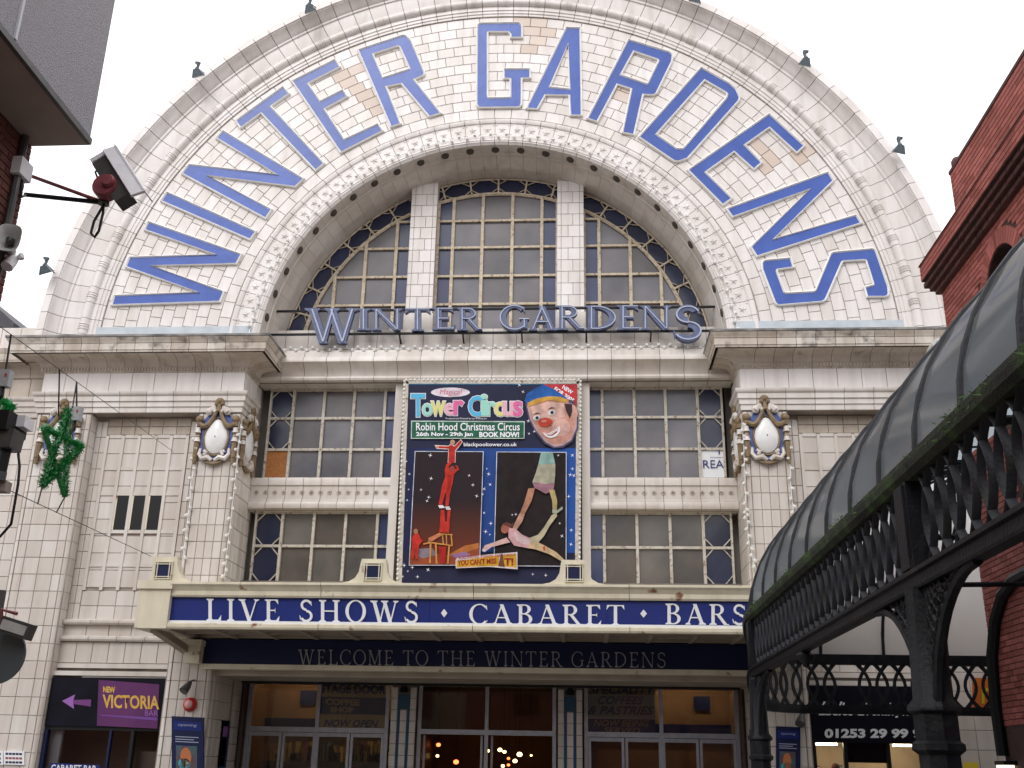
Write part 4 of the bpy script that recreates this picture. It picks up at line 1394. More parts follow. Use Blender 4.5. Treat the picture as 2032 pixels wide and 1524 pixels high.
sheet('print_shade', [(420, 1262), (520, 1240), (560, 1262), (470, 1290)], (.30, .16, .30))
RED, RED2, FLE = (.55, .035, .022), (.38, .02, .015), (.62, .33, .22)
def fig(pts, col):
    sheet('print_figure', pts, col)
fig([(316, 526), (330, 552), (408, 556), (404, 645), (456, 645), (458, 568), (506, 505), (492, 486), (452, 528), (425, 516), (408, 530)], (.80, .62, .60))
fig([(324, 532), (332, 546), (412, 550), (408, 645), (452, 645), (454, 562), (500, 506), (490, 494), (450, 536), (425, 524), (410, 536)], RED)
fig(ell(437, 508, 16, 18), FLE)
fig([(322, 531), (346, 533), (344, 545), (330, 546)], FLE)
fig([(385, 690), (395, 655), (420, 638), (432, 650), (410, 668), (418, 690), (440, 695), (468, 680), (452, 665), (470, 664), (482, 690), (446, 720), (438, 780), (420, 850), (410, 935), (388, 935), (396, 850), (388, 850), (366, 928), (344, 924), (366, 800), (388, 740)], RED)
fig([(402, 730), (436, 722), (428, 790), (408, 850), (396, 846), (404, 790)], RED2)
fig(ell(434, 685, 17, 20), (.30, .06, .05))
for q_ in ([(340, 930), (372, 930), (388, 948), (350, 950)], [(388, 938), (415, 938), (426, 960), (395, 960)]):
    fig(q_, (.80, .72, .72))
fig([(358, 962), (382, 962), (388, 1040), (400, 1040), (404, 962), (424, 965), (414, 1115), (348, 1112), (352, 1070)], RED)
fig([(275, 1150), (350, 1115), (372, 1128), (300, 1172), (276, 1168)], (.58, .20, .10))
OR = (.66, .30, .08)
for q_ in ([(272, 1172), (440, 1198), (440, 1206), (272, 1182)], [(340, 1118), (438, 1124), (438, 1132), (340, 1126)], [(285, 1180), (297, 1180), (292, 1320), (280, 1320)], [(320, 1185), (330, 1185), (336, 1322), (324, 1322)],
           [(365, 1130), (374, 1130), (382, 1196), (372, 1196)], [(392, 1128), (400, 1128), (402, 1198), (394, 1198)], [(424, 1130), (432, 1130), (440, 1200), (431, 1200)], [(410, 1204), (420, 1204), (412, 1322), (400, 1322)], [(240, 1186), (300, 1176), (300, 1184), (242, 1195)]):
    fig(q_, OR)
fig([(345, 1208), (395, 1208), (390, 1320), (352, 1320)], RED2)
fig([(160, 1160), (185, 1120), (210, 1120), (222, 1150), (240, 1168), (214, 1200), (205, 1290), (190, 1290), (188, 1220), (176, 1290), (162, 1290), (168, 1210)], RED)
fig(ell(192, 1106, 15, 18), (.45, .20, .12))
# trapeze pair
fig([(1030, 577), (1108, 577), (1126, 660), (1010, 665)], (.26, .42, .38))
fig([(1010, 660), (1126, 655), (1124, 740), (1112, 830), (1062, 855), (985, 812), (972, 775), (995, 715)], (.42, .40, .30))
fig([(975, 775), (1060, 790), (1122, 780), (1112, 832), (1062, 856), (985, 814)], (.34, .17, .22))
fig([(945, 820), (990, 815), (968, 900), (920, 992), (888, 988), (915, 920)], (.46, .22, .14))
fig([(1082, 828), (1120, 828), (1138, 900), (1136, 962), (1108, 962), (1104, 900)], (.46, .36, .16))
fig([(1106, 960), (1140, 965), (1172, 940), (1175, 958), (1140, 985), (1106, 985)], (.42, .45, .34))
fig([(888, 985), (922, 992), (905, 1040), (870, 1092), (828, 1118), (850, 1060)], (.55, .30, .22))
fig([(812, 1080), (862, 1092), (905, 1130), (985, 1165), (990, 1205), (955, 1222), (850, 1202), (812, 1150)], (.62, .36, .38))
fig([(850, 1110), (900, 1140), (960, 1165), (970, 1200), (900, 1190), (860, 1160)], (.68, .50, .52))
fig(ell(790, 1088, 27, 34, .3), (.40, .13, .09))
fig([(770, 1058), (800, 1045), (835, 1060), (848, 1040), (840, 1078), (805, 1075)], (.16, .05, .04))
fig([(636, 1232), (655, 1200), (720, 1178), (800, 1148), (824, 1180), (700, 1212), (660, 1240)], (.66, .42, .40))
fig([(636, 1238), (640, 1225), (665, 1228), (655, 1246)], (.75, .66, .68))
fig([(955, 1150), (1010, 1130), (1050, 1080), (1100, 1000), (1132, 980), (1138, 1005), (1085, 1075), (1050, 1140), (1010, 1185), (965, 1180)], (.50, .44, .30))
fig([(950, 1185), (1010, 1180), (1060, 1205), (1130, 1245), (1190, 1300), (1170, 1310), (1090, 1262), (1000, 1230), (950, 1220)], (.60, .44, .26))
fig([(1040, 1212), (1056, 1205), (1060, 1235), (1048, 1238)], (.55, .08, .06))
# ribbon
sheet('print_ribbon', [(458, 1300), (470, 1285), (680, 1262), (872, 1246), (874, 1362), (680, 1345), (460, 1355)], (.70, .62, .62))
sheet('print_ribbon', [(466, 1306), (600, 1288), (750, 1268), (748, 1338), (600, 1342), (466, 1348)], (.62, .33, .03))
sheet('print_ribbon', [(770, 1268), (864, 1260), (866, 1350), (772, 1342)], (.62, .36, .04))
dred = mat('print_dark_red', (.25, .015, .012), rough=.6, spec=.15)
ptxt("YOU CAN'T MISS", 472, 1300, 732, 1338, dred, dy=-14, bold=.03)
ptxt('T!', 784, 1286, 846, 1338, dred, bold=.04)
ptxt('BLACKPOOL TOWER AND CIRCUS', 480, 1278, 862, 1294, mat('print_ribbon_red', (.40, .04, .05), rough=.6, spec=.15), dy=-22, bold=.01)
fig([(762, 1260), (774, 1260), (788, 1345), (744, 1342)], (.16, .06, .03))
# sparkles
b = MB()
rs = random.Random(3)
spots = [(130, 640), (150, 725), (120, 785), (145, 828), (135, 900), (290, 600), (295, 755), (280, 880), (268, 905), (550, 735), (575, 798), (600, 872), (228, 830), (680, 725), (650, 825), (690, 795), (640, 860), (650, 985), (695, 1055), (688, 1130), (660, 1110), (945, 370), (985, 440), (950, 455), (910, 175), (885, 130), (1240, 600), (1215, 875), (1250, 735), (1225, 730), (1232, 1100), (1230, 1195), (1155, 1055), (1170, 1140), (838, 998), (862, 995), (1145, 600), (115, 1335), (170, 1350), (205, 1412), (275, 1365), (95, 1185), (975, 1395), (1062, 1402), (140, 1375), (1240, 690), (668, 690), (105, 1410)]
for x, y in spots:
    R_ = rs.uniform(8, 17)
    r_ = R_ * .2
    rot = rs.uniform(0, .6)
    LAY[0] += 0
    pts = []
    for k in range(8):
        rr = R_ if k % 2 == 0 else r_
        pts.append((x + rr * math.cos(rot + k * PI / 4), y + rr * math.sin(rot + k * PI / 4)))
    b.prism([PC(*p) for p in pts], (0, -.003 - .0011 * (LAY[0] + 3), 0), sides=False)
b.build('print_sparkles', wt, PB, kind='stuff')

# ================================================================ entrance canopy
YF = -1.5
zl0, zl1, zl2, zl3 = 3.66, 3.76, 4.19, 4.43          # lower lip, board foot, board head, top
CXE = 5.13
CY = thing('entrance_canopy', 'flat cream entrance canopy with blue LIVE SHOWS CABARET BARS fascia', 'canopy', (0, 0, 3.6))
b = MB()
b.box(-CXE - .55, CXE + .55, YF + .08, .96, 3.80, 4.30)
b.build('roof_slab', 'cream', CY)
LIP = [(-.02, zl0), (.10, zl0), (.115, zl0 + .03), (.115, zl1 - .02), (.08, zl1), (-.02, zl1)]
TOP = [(-.02, zl2), (.07, zl2), (.09, zl2 + .03), (.09, zl2 + .1), (.13, zl2 + .16), (.17, zl2 + .2), (.17, zl3), (-.02, zl3 + .02)]
path = [(-CXE, YF + .02), (CXE, YF + .02)]
for sub in cutpath(path, 2.6):
    MB().sweep(LIP, sub).build('fascia_lip', 'cream', CY)
    MB().sweep(TOP, sub).build('fascia_cornice', 'cream', CY)
MB().box(-CXE, CXE, YF - .035, YF - .012, zl1 + .0, zl1 + .04).build('white_strip', 'white', CY)
xs = [-CXE + 2 * CXE * i / 7 for i in range(8)]
for x0, x1 in zip(xs, xs[1:]):
    MB().box(x0 + .002, x1 - .002, YF, YF + .1, zl1 + .03, zl2 + .01).build('fascia_board', 'signblue', CY)
for s in (-1, 1):
    x0, x1 = sorted((s * CXE, s * (CXE + .55)))
    e = MB().box(x0, x1, YF - .10, .02, zl0 + .0, zl3 - .12).build('end_block', 'cream', CY)
    MB().box(x0 - .03, x1 + .03, YF - .14, .02, zl3 - .12, zl3 + .02).build('end_cap', 'cream', CY)
    # angled strut under the end
    MB().bar((s * (CXE + .28), YF + .1, zl0 + .02), (s * (CXE + .1), .02, 3.40), .12, .14, up=(1, 0, 0)).build('end_strut', 'soffit', CY)
    x0, x1 = sorted((s * 4.98, s * 5.26))
    MB().box(x0, x1, -.30, .02, 3.22, 3.62).box(x0 - .02, x1 + .02, -.33, .02, 3.52, 3.62).build('corbel', 'cream', CY)
# soffit panels and ribs
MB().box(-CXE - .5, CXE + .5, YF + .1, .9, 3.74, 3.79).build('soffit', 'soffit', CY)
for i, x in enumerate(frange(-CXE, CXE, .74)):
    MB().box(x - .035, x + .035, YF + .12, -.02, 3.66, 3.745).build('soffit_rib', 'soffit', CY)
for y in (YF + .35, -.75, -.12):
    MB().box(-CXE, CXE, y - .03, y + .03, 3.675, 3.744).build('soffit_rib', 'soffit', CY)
serif_line('LIVE SHOWS', pxquad(408, 1188, 832, 1232, YF - .002, 5), 'white', CY, .015, gap=.20)
serif_line('.', pxquad(871, 1182, 892, 1252, YF - .002), 'white', CY, .015)
serif_line('CABARET', pxquad(930, 1199, 1240, 1239, YF - .002, 2), 'white', CY, .015, gap=.16)
serif_line('.', pxquad(1266, 1184, 1288, 1252, YF - .002), 'white', CY, .015)
serif_line('BARS', pxquad(1319, 1198, 1482, 1239, YF - .002, 2), 'white', CY, .015, gap=.14)
# acroteria with little blue lights
for px_, off in ((330, -1), (741, 0), (1139, 0)):
    cx = W(px_, 1150, YF - .02).x
    xs_ = [cx]
    z0 = zl3 + .0
    ol = [(-.56, 0), (-.40, .03), (-.30, .09), (-.24, .19), (-.215, .36), (-.20, .41), (.20, .41), (.215, .36), (.24, .19), (.30, .09), (.40, .03), (.56, 0)]
    if off:
        ol = [(-.24, 0), (-.24, .36), (-.26, .38), (-.26, .43), (.17, .43), (.19, .3), (.24, .16), (.32, .07), (.46, .01), (.46, 0)]
    b = MB()
    b.prism([(cx + x, YF + .12, z0 + z) for x, z in ol], (0, -.22, 0), back=True)
    A_ = b.build('acroterion', 'cream', CY)
    dx = -.035 if off else 0
    MB().box(cx + dx - .145, cx + dx + .145, YF - .112, YF - .1, z0 + .05, z0 + .335).build('light_pane', 'navy', A_)
    b = MB()
    for u in (-.145, -.105, .105, .145):
        b.box(cx + dx + u - .008, cx + dx + u + .008, YF - .13, YF - .1, z0 + .04, z0 + .345)
    for u in (.05, .085, .30, .335):
        b.box(cx + dx - .153, cx + dx + .153, YF - .127, YF - .1, z0 + u - .008, z0 + u + .008)
    b.build('light_bars', 'cream', A_)
# welcome band and beams over the doors
WB = thing('welcome_sign', 'long navy WELCOME TO THE WINTER GARDENS board in shadow under canopy', 'sign', (0, 0, 3.25))
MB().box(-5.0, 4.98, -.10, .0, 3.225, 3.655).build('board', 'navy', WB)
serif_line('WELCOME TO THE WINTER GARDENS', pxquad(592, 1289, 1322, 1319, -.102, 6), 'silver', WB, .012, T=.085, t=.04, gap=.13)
b = MB()
b.box(-5.0, 4.98, -.13, .5, 3.135, 3.222)
b.build('door_lintel', 'cream', T)
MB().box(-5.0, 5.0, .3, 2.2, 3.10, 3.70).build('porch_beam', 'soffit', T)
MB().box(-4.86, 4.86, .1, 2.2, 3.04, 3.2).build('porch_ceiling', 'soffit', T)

# ================================================================ porch, doors and foyer
YD = 2.0
for s in (-1, 1):
    PW = MB().box(*sorted((s * 4.85, s * 5.4)), .3, 2.3, 0, 3.3).build('porch_wall', 'grout', T)
    for k, (z0, z1) in enumerate(zip(frange(.1, 3.1, .3), frange(.1, 3.1, .3)[1:])):
        for j, (y0, y1) in enumerate(zip([.3, .7, 1.1, 1.5, 1.95], [.7, 1.1, 1.5, 1.95])):
            hy, hz = (y1 - y0) / 2 - .005, (z1 - z0) / 2 - .005
            MB().plate([(0, -hy, -hz), (0, hy, -hz), (0, hy, hz), (0, -hy, hz)], (-s * .02, 0, 0), .006, random.random() * .8).build('porch_tile', 'tile_low', PW, loc=(s * 4.85, (y0 + y1) / 2, (z0 + z1) / 2))
    MB().tube([(s * 4.78, 1.86, 0), (s * 4.78, 1.86, 3.1)], .06, 8).build('downpipe', 'brown', T, True)
    bp = thing('wall_poster', 'narrow dark blue poster on porch wall beside the ' + ('coffee shop doors' if s < 0 else 'iron street canopy'), 'poster', (s * 4.83, .95, .9))
    MB().box(*sorted((s * 4.80, s * 4.835)), .75, 1.25, .9, 2.3).build('board', 'navy', bp)
    MB().box(*sorted((s * 4.795, s * 4.80)), .88, 1.12, 2.02, 2.2).build('print', 'lilac', bp)
    MB().box(*sorted((s * 4.795, s * 4.80)), .80, 1.2, 1.2, 1.5).build('print', 'teal', bp)
# tiled pillars between the door bays
for pa, pb in ((774, 824), (1107, 1156)):
    x0, x1 = W(pa, 1450, YD - .1).x, W(pb, 1450, YD - .1).x
    pl = MB().box(x0, x1, YD - .1, YD + .3, 0, 3.06).build('pillar', 'grout', T)
    w_ = x1 - x0
    zz = frange(.1, 3.0, .21)
    for z0, z1 in zip(zz, zz[1:]):
        for a, c in ((0, .26), (.36, .64), (.74, 1)):
            if z1 > 2.68 and a == .36:
                continue
            hx, hz = w_ * (c - a) / 2 - .004, (z1 - z0) / 2 - .004
            MB().plate([(-hx, 0, -hz), (hx, 0, -hz), (hx, 0, hz), (-hx, 0, hz)], (0, -.02, 0), .004, random.random() * .8).build('pillar_tile', 'tile_low', pl, loc=(x0 + w_ * (a + c) / 2, YD - .1, (z0 + z1) / 2))
    MB().box(x0 + w_ * .265, x0 + w_ * .355, YD - .13, YD - .1, .1, 2.86).build('teal_strip', 'teal', pl)
    MB().box(x0 + w_ * .645, x0 + w_ * .735, YD - .13, YD - .1, .1, 2.86).build('teal_strip', 'teal', pl)
    MB().box(x0 + w_ * .355, x0 + w_ * .645, YD - .128, YD - .1, 2.60, 2.86).build('teal_strip', 'teal', pl)
    lb = thing('porch_lantern', 'small dark lantern at the head of the tiled pillar beside the ' + ('STAGE DOOR' if pa < 900 else 'SPECIALITY COFFEES') + ' card', 'lantern', ((x0 + x1) / 2, YD - .1, 2.9), 'lanterns on the door pillars')
    b = MB().lathe(((x0 + x1) / 2, YD - .18, 2.90), [(.0, -.01), (.09, .0), (.085, .06), (.05, .1), (.055, .13), (.02, .16), (0, .17)], 8)
    b.build('shade', 'black', lb, True)
    MB().box((x0 + x1) / 2 - .03, (x0 + x1) / 2 + .03, YD - .16, YD - .09, 2.96, 3.08).build('wall_bracket', 'black', lb)
# three bays of doors
bays = [(480, 770, 'L'), (829, 1103, 'C'), (1160, 1464, 'R')]
for pa, pb, kd in bays:
    x0, x1 = W(pa, 1450, YD).x, W(pb, 1450, YD).x
    if kd == 'L':
        x0 = -4.72
    if kd == 'R':
        x1 = 4.72
    zt = 2.20
    G = thing_part(T, 'door_screen')
    xm_ = (x0 + x1) / 2
    for x in (x0 + .03, xm_, x1 - .03):
        MB().box(x - .035, x + .035, YD - .03, YD + .04, 0, 3.06).build('post', 'alu', G)
    MB().box(x0, x1, YD - .04, YD + .05, zt - .05, zt + .04).build('transom', 'alu', G)
    for a, c in ((x0, xm_), (xm_, x1)):
        MB().box(a + .06, c - .06, YD + .0, YD + .01, zt + .04, 3.06).build('fanlight_pane', 'clear', G)
    nl = 4 if kd != 'C' else 2
    for i in range(nl):
        a, c = x0 + .06 + (x1 - x0 - .12) * i / nl, x0 + .06 + (x1 - x0 - .12) * (i + 1) / nl
        b = MB()
        if kd == 'C':
            continue
        b.box(a + .01, a + .06, YD - .02, YD + .03, .05, zt - .06).box(c - .06, c - .01, YD - .02, YD + .03, .05, zt - .06).box(a + .06, c - .06, YD - .02, YD + .03, zt - .13, zt - .06).box(a + .06, c - .06, YD - .02, YD + .03, .05, .3)
        d_ = b.build('door', 'alu', G)
    if kd != 'C':
        MB().box(x0 + .06, x1 - .06, YD + .0, YD + .01, .1, zt - .06).build('door_glass', 'clear', G)
    else:
        for x in (x0 + .12, xm_ - .1, xm_ + .1):
            MB().box(x - .02, x + .02, YD + .1, YD + .14, .05, zt - .06).build('door_stile', 'alu', G)
# window signs behind the fanlights
def flat(name, q_, m, parent):
    MB().face(q_).build(name, m, parent)
YI = YD + .02
tan = mat('tan_card', (.38, .27, .13), (.34, .24, .11), .6, scale=4)
ivory = mat('pale_card', (.42, .39, .34), rough=.6)
cb = mat('card_blue', (.03, .04, .12), rough=.6)
cs = thing('coffee_sign', 'tan STAGE DOOR COFFEE SHOP NOW OPEN card in the fanlight', 'sign', W(700, 1440, YI))
flat('card', pxquad(630, 1352, 766, 1444, YI, 3), tan, cs)
flat('blue_band', pxquad(630, 1382, 766, 1416, YI - .003, 3), cb, cs)
txt('lettering', 'STAGE DOOR', pxquad(636, 1357, 766, 1375, YI, 3), cb, cs, .008, bold=.04)
txt('lettering', 'COFFEE', pxquad(646, 1386, 714, 1399, YI, 2), tan, cs, .008, bold=.05)
txt('lettering', 'SHOP', pxquad(656, 1402, 702, 1414, YI, 1), tan, cs, .008, bold=.05)
txt('lettering', 'NOW OPEN', pxquad(642, 1427, 752, 1442, YI, 2), cb, cs, .008, shear=.35, bold=.03)
cs = thing('coffee_sign', 'pale SPECIALITY COFFEES AND PASTRIES card in the fanlight', 'sign', W(1230, 1440, YI))
flat('card', pxquad(1162, 1357, 1300, 1378, YI, 2), tan, cs)
flat('card', pxquad(1162, 1378, 1300, 1426, YI, 2), ivory, cs)
flat('blue_band', pxquad(1162, 1426, 1300, 1456, YI - .001, 2), mat('card_lilac_blue', (.07, .075, .14), rough=.6), cs)
txt('lettering', 'SPECIALITY', pxquad(1170, 1361, 1300, 1377, YI, 1), cb, cs, .008, shear=.2, bold=.02)
txt('lettering', 'COFFEES', pxquad(1186, 1381, 1278, 1397, YI, 1), mat('card_grey_blue', (.13, .15, .22), rough=.6), cs, .008, shear=.35, bold=.02)
txt('lettering', '& PASTRIES', pxquad(1166, 1401, 1298, 1418, YI, 1), mat('card_grey_blue2', (.12, .14, .2), rough=.6), cs, .008, shear=.35, bold=.02)
txt('lettering', 'NOW BEING', pxquad(1178, 1428, 1288, 1441, YI, 1), tan, cs, .008, shear=.25, bold=.01)
txt('lettering', 'SERVED', pxquad(1198, 1443, 1270, 1455, YI, 1), tan, cs, .008, shear=.25, bold=.01)
# foyer room
FY = MB()
FY.box(-4.8, 4.8, 7.0, 7.1, 0, 3.4)
FY.build('foyer_back_wall', 'orange', T)
MB().box(-4.85, -4.75, 2.1, 7.1, 0, 3.4).box(4.75, 4.85, 2.1, 7.1, 0, 3.4).box(-4.8, 4.8, 2.2, 7.1, 3.36, 3.42).build('foyer_shell', 'orange', T)
for x in (-1.57, 2.0):
    MB().box(x - .05, x + .05, 2.3, 5.5, 0, 3.36).build('foyer_partition', 'brown', T)
MB().box(-4.75, -1.62, 3.3, 3.4, 2.15, 2.45).build('foyer_frieze', 'navy', T)
MB().box(2.05, 4.75, 3.3, 3.4, 2.15, 2.45).build('foyer_frieze', 'navy', T)
MB().box(-4.75, -1.62, 3.4, 3.5, 0, 3.36).box(2.05, 4.75, 3.4, 3.5, 0, 3.36).build('coffee_shop_wall', 'orange', T)
for x in (-3.9, -2.6, 2.9, 4.2):
    MB().box(x - .16, x + .16, 3.33, 3.39, 2.72, 3.0).build('wall_plaque', 'navy', T)
lampsets = [((870, 1478), 'redl', .05), ((905, 1512), 'redl', .06), ((968, 1490), 'warm', .04), ((992, 1488), 'warm', .05), ((1001, 1492), 'warm', .04), ((1009, 1505), 'redl', .035), ((1009, 1518), 'redl', .035), ((1031, 1497), 'warm', .06), ((1022, 1510), 'warm', .05), ((998, 1520), 'warm', .04), ((868, 1500), 'warm', .035), ((1054, 1499), 'warm', .025)]
for (px_, py_), m, r_ in lampsets:
    p = W(px_, py_, 5.0)
    lt = thing('foyer_light', ('small glowing red' if m == 'redl' else 'small glowing amber') + ' light hanging in the dark foyer', 'light', p, 'foyer lights red' if m == 'redl' else 'foyer lights amber')
    MB().ball(p, r_, r_, r_ * .8).build('globe', m, lt, True)
    MB().tube([p, (p.x, p.y, 3.37)], .006, 4).build('cord', 'black', lt)
# goods seen through the doors
rs = random.Random(5)
ck = thing('display_counter', 'dim display counter of coloured goods behind the coffee shop doors', 'counter', (-3.2, 3.1, 0))
MB().box(-4.6, -1.8, 2.9, 3.3, 0, 1.62).build('counter', 'brown', ck)
b = MB()
for i in range(60):
    x = rs.uniform(-4.5, -1.9)
    b.box(x, x + rs.uniform(.04, .12), 3.0, 3.2, 1.62, 1.62 + rs.uniform(.1, .42), m=rs.randrange(4))
b.build('goods', ['redp', 'curtain', 'goldp', 'dgrey'], ck, kind='stuff')

# coffee shop tube lights; besides one at right, added unseen to brighten the fanlights
for x in (-4.1, -3.3, -2.3, 2.6, 3.5, 4.3):
    lt = thing('hidden_fill_tube', 'hidden fill tube light on the coffee shop ceiling behind the fanlights', 'light', (x, 2.75, 3.3), 'coffee shop fill tubes')
    MB().box(x - .3, x + .3, 2.70, 2.80, 3.30, 3.365).build('casing', 'camw', lt)
    MB().box(x - .28, x + .28, 2.73, 2.77, 3.27, 3.30).build('tube', 'strip', lt)
# ================================================================ small things on the theatre front
def cyl(b, a, c, r, n_=10, **k):
    return b.tube([a, c], r, n_, **k)
# floodlights standing out from the arch rim
FL = [(613, 12, 632, 24, 'above the letter E of WINTER'), (390, 140, 412, 156, 'above the letter T of WINTER'), (206, 318, 232, 345, 'behind the white security camera'), (88, 530, 117, 552, 'beside the letter W of WINTER'),
      (1600, 118, 1588, 134, 'above the last letter E of GARDENS'), (1787, 291, 1768, 312, 'above the last letter N of GARDENS'), (1382, -8, 1370, 8, 'above the letter R of GARDENS')]
for px_, py_, ax, ay, where in FL:
    a = W(ax, ay, -.05)
    v = Vector((a.x, 0, a.z - ZC)).normalized()
    a = Vector((0, -.2, ZC)) + Vector((v.x * 9.08, 0, v.z * 9.08))
    h = W(px_, py_, -.55)
    f = thing('floodlight', 'small dark floodlight on a thin arm ' + where, 'floodlight', a, 'floodlights round the arch')
    MB().tube([a, a.lerp(h, .6) + Vector((0, -.05, .04)), h + Vector((0, 0, .05))], .012, 5).build('arm', 'dgrey', f)
    sx = 1 if h.x < 0 else -1
    # box-like lamp head, wide mouth tipped down toward the wall, cap above
    ax_ = Vector((sx * .25, .55, -.8)).normalized()
    u = ax_.cross(Vector((0, 1, 0))).normalized()
    w_ = u.cross(ax_)
    b = MB()
    def fr(o, s1, s2):
        c = h + ax_ * o
        return [c - u * s1 - w_ * s2, c + u * s1 - w_ * s2, c + u * s1 + w_ * s2, c - u * s1 + w_ * s2]
    b.hexa(fr(-.04, .06, .05) + fr(.13, .13, .11))
    b.build('lamp_head', 'floodg', f)
    MB().face([h + ax_ * .132 + q * 1.0 for q in (-u * .11 - w_ * .09, u * .11 - w_ * .09, u * .11 + w_ * .09, -u * .11 + w_ * .09)]).build('lens', 'lgrey', f)
    b = MB()
    b.tube([h - ax_ * .03, h + Vector((sx * .02, 0, .10)), h + Vector((sx * .015, 0, .19))], [.035, .03, .05], 6)
    b.bar(h + Vector((-.05, 0, .21)), h + Vector((.06, 0, .19)), .04, .05)
    b.build('gear_box', 'floodg', f)
# strings of bulbs down the piers and round the arch
def bulbstring(label, pts, pitch=.105, sag=.018):
    t = thing('bulb_string', label, 'bulb string', pts[-1])
    MB().tube([p + Vector((0, -.012, 0)) for p in pts], .009, 4).build('cable', 'camw', t)
    b = MB()
    k = 0
    for a, c in zip(pts, pts[1:]):
        L_ = (c - a).length
        nb = max(1, int(L_ / pitch))
        for i in range(nb):
            p = a.lerp(c, (i + .5) / nb)
            k += 1
            d = (c - a).normalized()
            sd_ = d.cross(Vector((0, 1, 0))) * (.014 if k % 2 else -.014)
            b.tube([p + sd_ + Vector((0, -.015, .02)), p + sd_ * 2.4 + Vector((0, -.05, -.015)), p + sd_ * 2.6 + Vector((0, -.06, -.035))], [.022, .038, .016], 6)
    b.build('bulbs', 'bulb', t, True, kind='stuff')
def chain(pxs, Y=-.03):
    rs_ = random.Random(len(pxs))
    out = []
    for (x, y), (x2, y2) in zip(pxs, pxs[1:]):
        for i in range(4):
            out.append(W(x + (x2 - x) * i / 4 + rs_.uniform(-1, 1), y + (y2 - y) * i / 4, Y))
    out.append(W(*pxs[-1], Y))
    return out
bulbstring('string of white bulbs down the pier, left of the cartouche nearest the orange board', chain([(390, 842), (384, 920), (376, 1000), (370, 1060), (362, 1135)]))
bulbstring('string of white bulbs down the pier, between cartouche and the orange board window', chain([(478, 842), (472, 900), (466, 960), (457, 1040), (450, 1100), (446, 1150)]))
bulbstring('string of white bulbs curving down the pier beside the painted REA pane', chain([(1474, 838), (1478, 930), (1480, 1010), (1481, 1030), (1488, 1085), (1499, 1130), (1508, 1158)]))
bulbstring('string of white bulbs down the pier close to the curved glass roof', chain([(1561, 838), (1567, 920), (1572, 1000), (1577, 1045), (1584, 1078)]))
arcp = [pol(-PI / 2 + .02 + (PI - .04) * i / 90, 4.83, -.05) for i in range(91)]
bulbstring('string of white bulbs round the inner edge of the great arch', arcp, .10)
bulbstring('string of white bulbs along the beam under the metal letters', [Vector((-4.7 + 9.4 * i / 40, YB - .08, 9.585)) for i in range(41)], .11)

# street lamp head on the right pier
lp = W(1870, 700, -.02)
LPp = thing('wall_floodlight', 'grey hooded floodlight on the cornice beside the red brick building', 'floodlight', lp)
b = MB()
c0 = W(1866, 694, -.75)
ol = [(-.17, -.12), (-.19, .05), (-.14, .13), (-.02, .17), (.17, .17), (.17, -.02), (.10, -.12)]
b.prism([c0 + Vector((x, .18, z)) for x, z in ol], (0, -.36, 0), back=True)
b.build('hood', 'lgrey', LPp)
MB().box(c0.x - .12, c0.x + .12, c0.y - .185, c0.y - .17, c0.z - .05, c0.z + .11).build('lens', 'grey', LPp)
e = W(1842, 730, -.5)
MB().tube([c0 + Vector((-.08, 0, -.1)), e, e + Vector((-.03, .5, -.05))], [.03, .025, .025], 6).build('arm', 'dgrey', LPp)

# alarm bell, spotlight, posters on the left pier
p = W(377, 1398, -.02)
ab = thing('alarm_bell', 'round red alarm bell with pale centre on the tiled pier', 'alarm bell', p)
MB().lathe((p.x, p.y, p.z), [(.0, -.09), (.06, -.085), (.095, -.06), (.12, -.02), (.125, .03)], 18, axis='Y').build('gong', 'red', ab, True)
MB().lathe((p.x, p.y, p.z), [(.0, -.11), (.05, -.105), (.072, -.085), (.075, -.06)], 14, axis='Y').build('boss', mat('pale_red', (.62, .33, .32), rough=.4), ab, True)
for px_, py_, wh in ((372, 1362, 'above the red alarm bell'), (1590, 1426, 'beside the blue poster under the iron canopy')):
    p = W(px_, py_, -.15)
    sp = thing('spotlight', 'small grey spotlight on a bent arm ' + wh, 'spotlight', W(px_ + 12, py_ - 10, .0))
    MB().tube([W(px_ + 14, py_ - 12, .0), W(px_ + 12, py_ - 12, -.12), p + Vector((0, 0, .07))], .016, 6).build('arm', 'dgrey', sp)
    MB().tube([p + Vector((.03, .04, .08)), p, p + Vector((-.04, -.07, -.09))], [.035, .065, .085], 9).build('lamp_head', 'dgrey', sp, True)
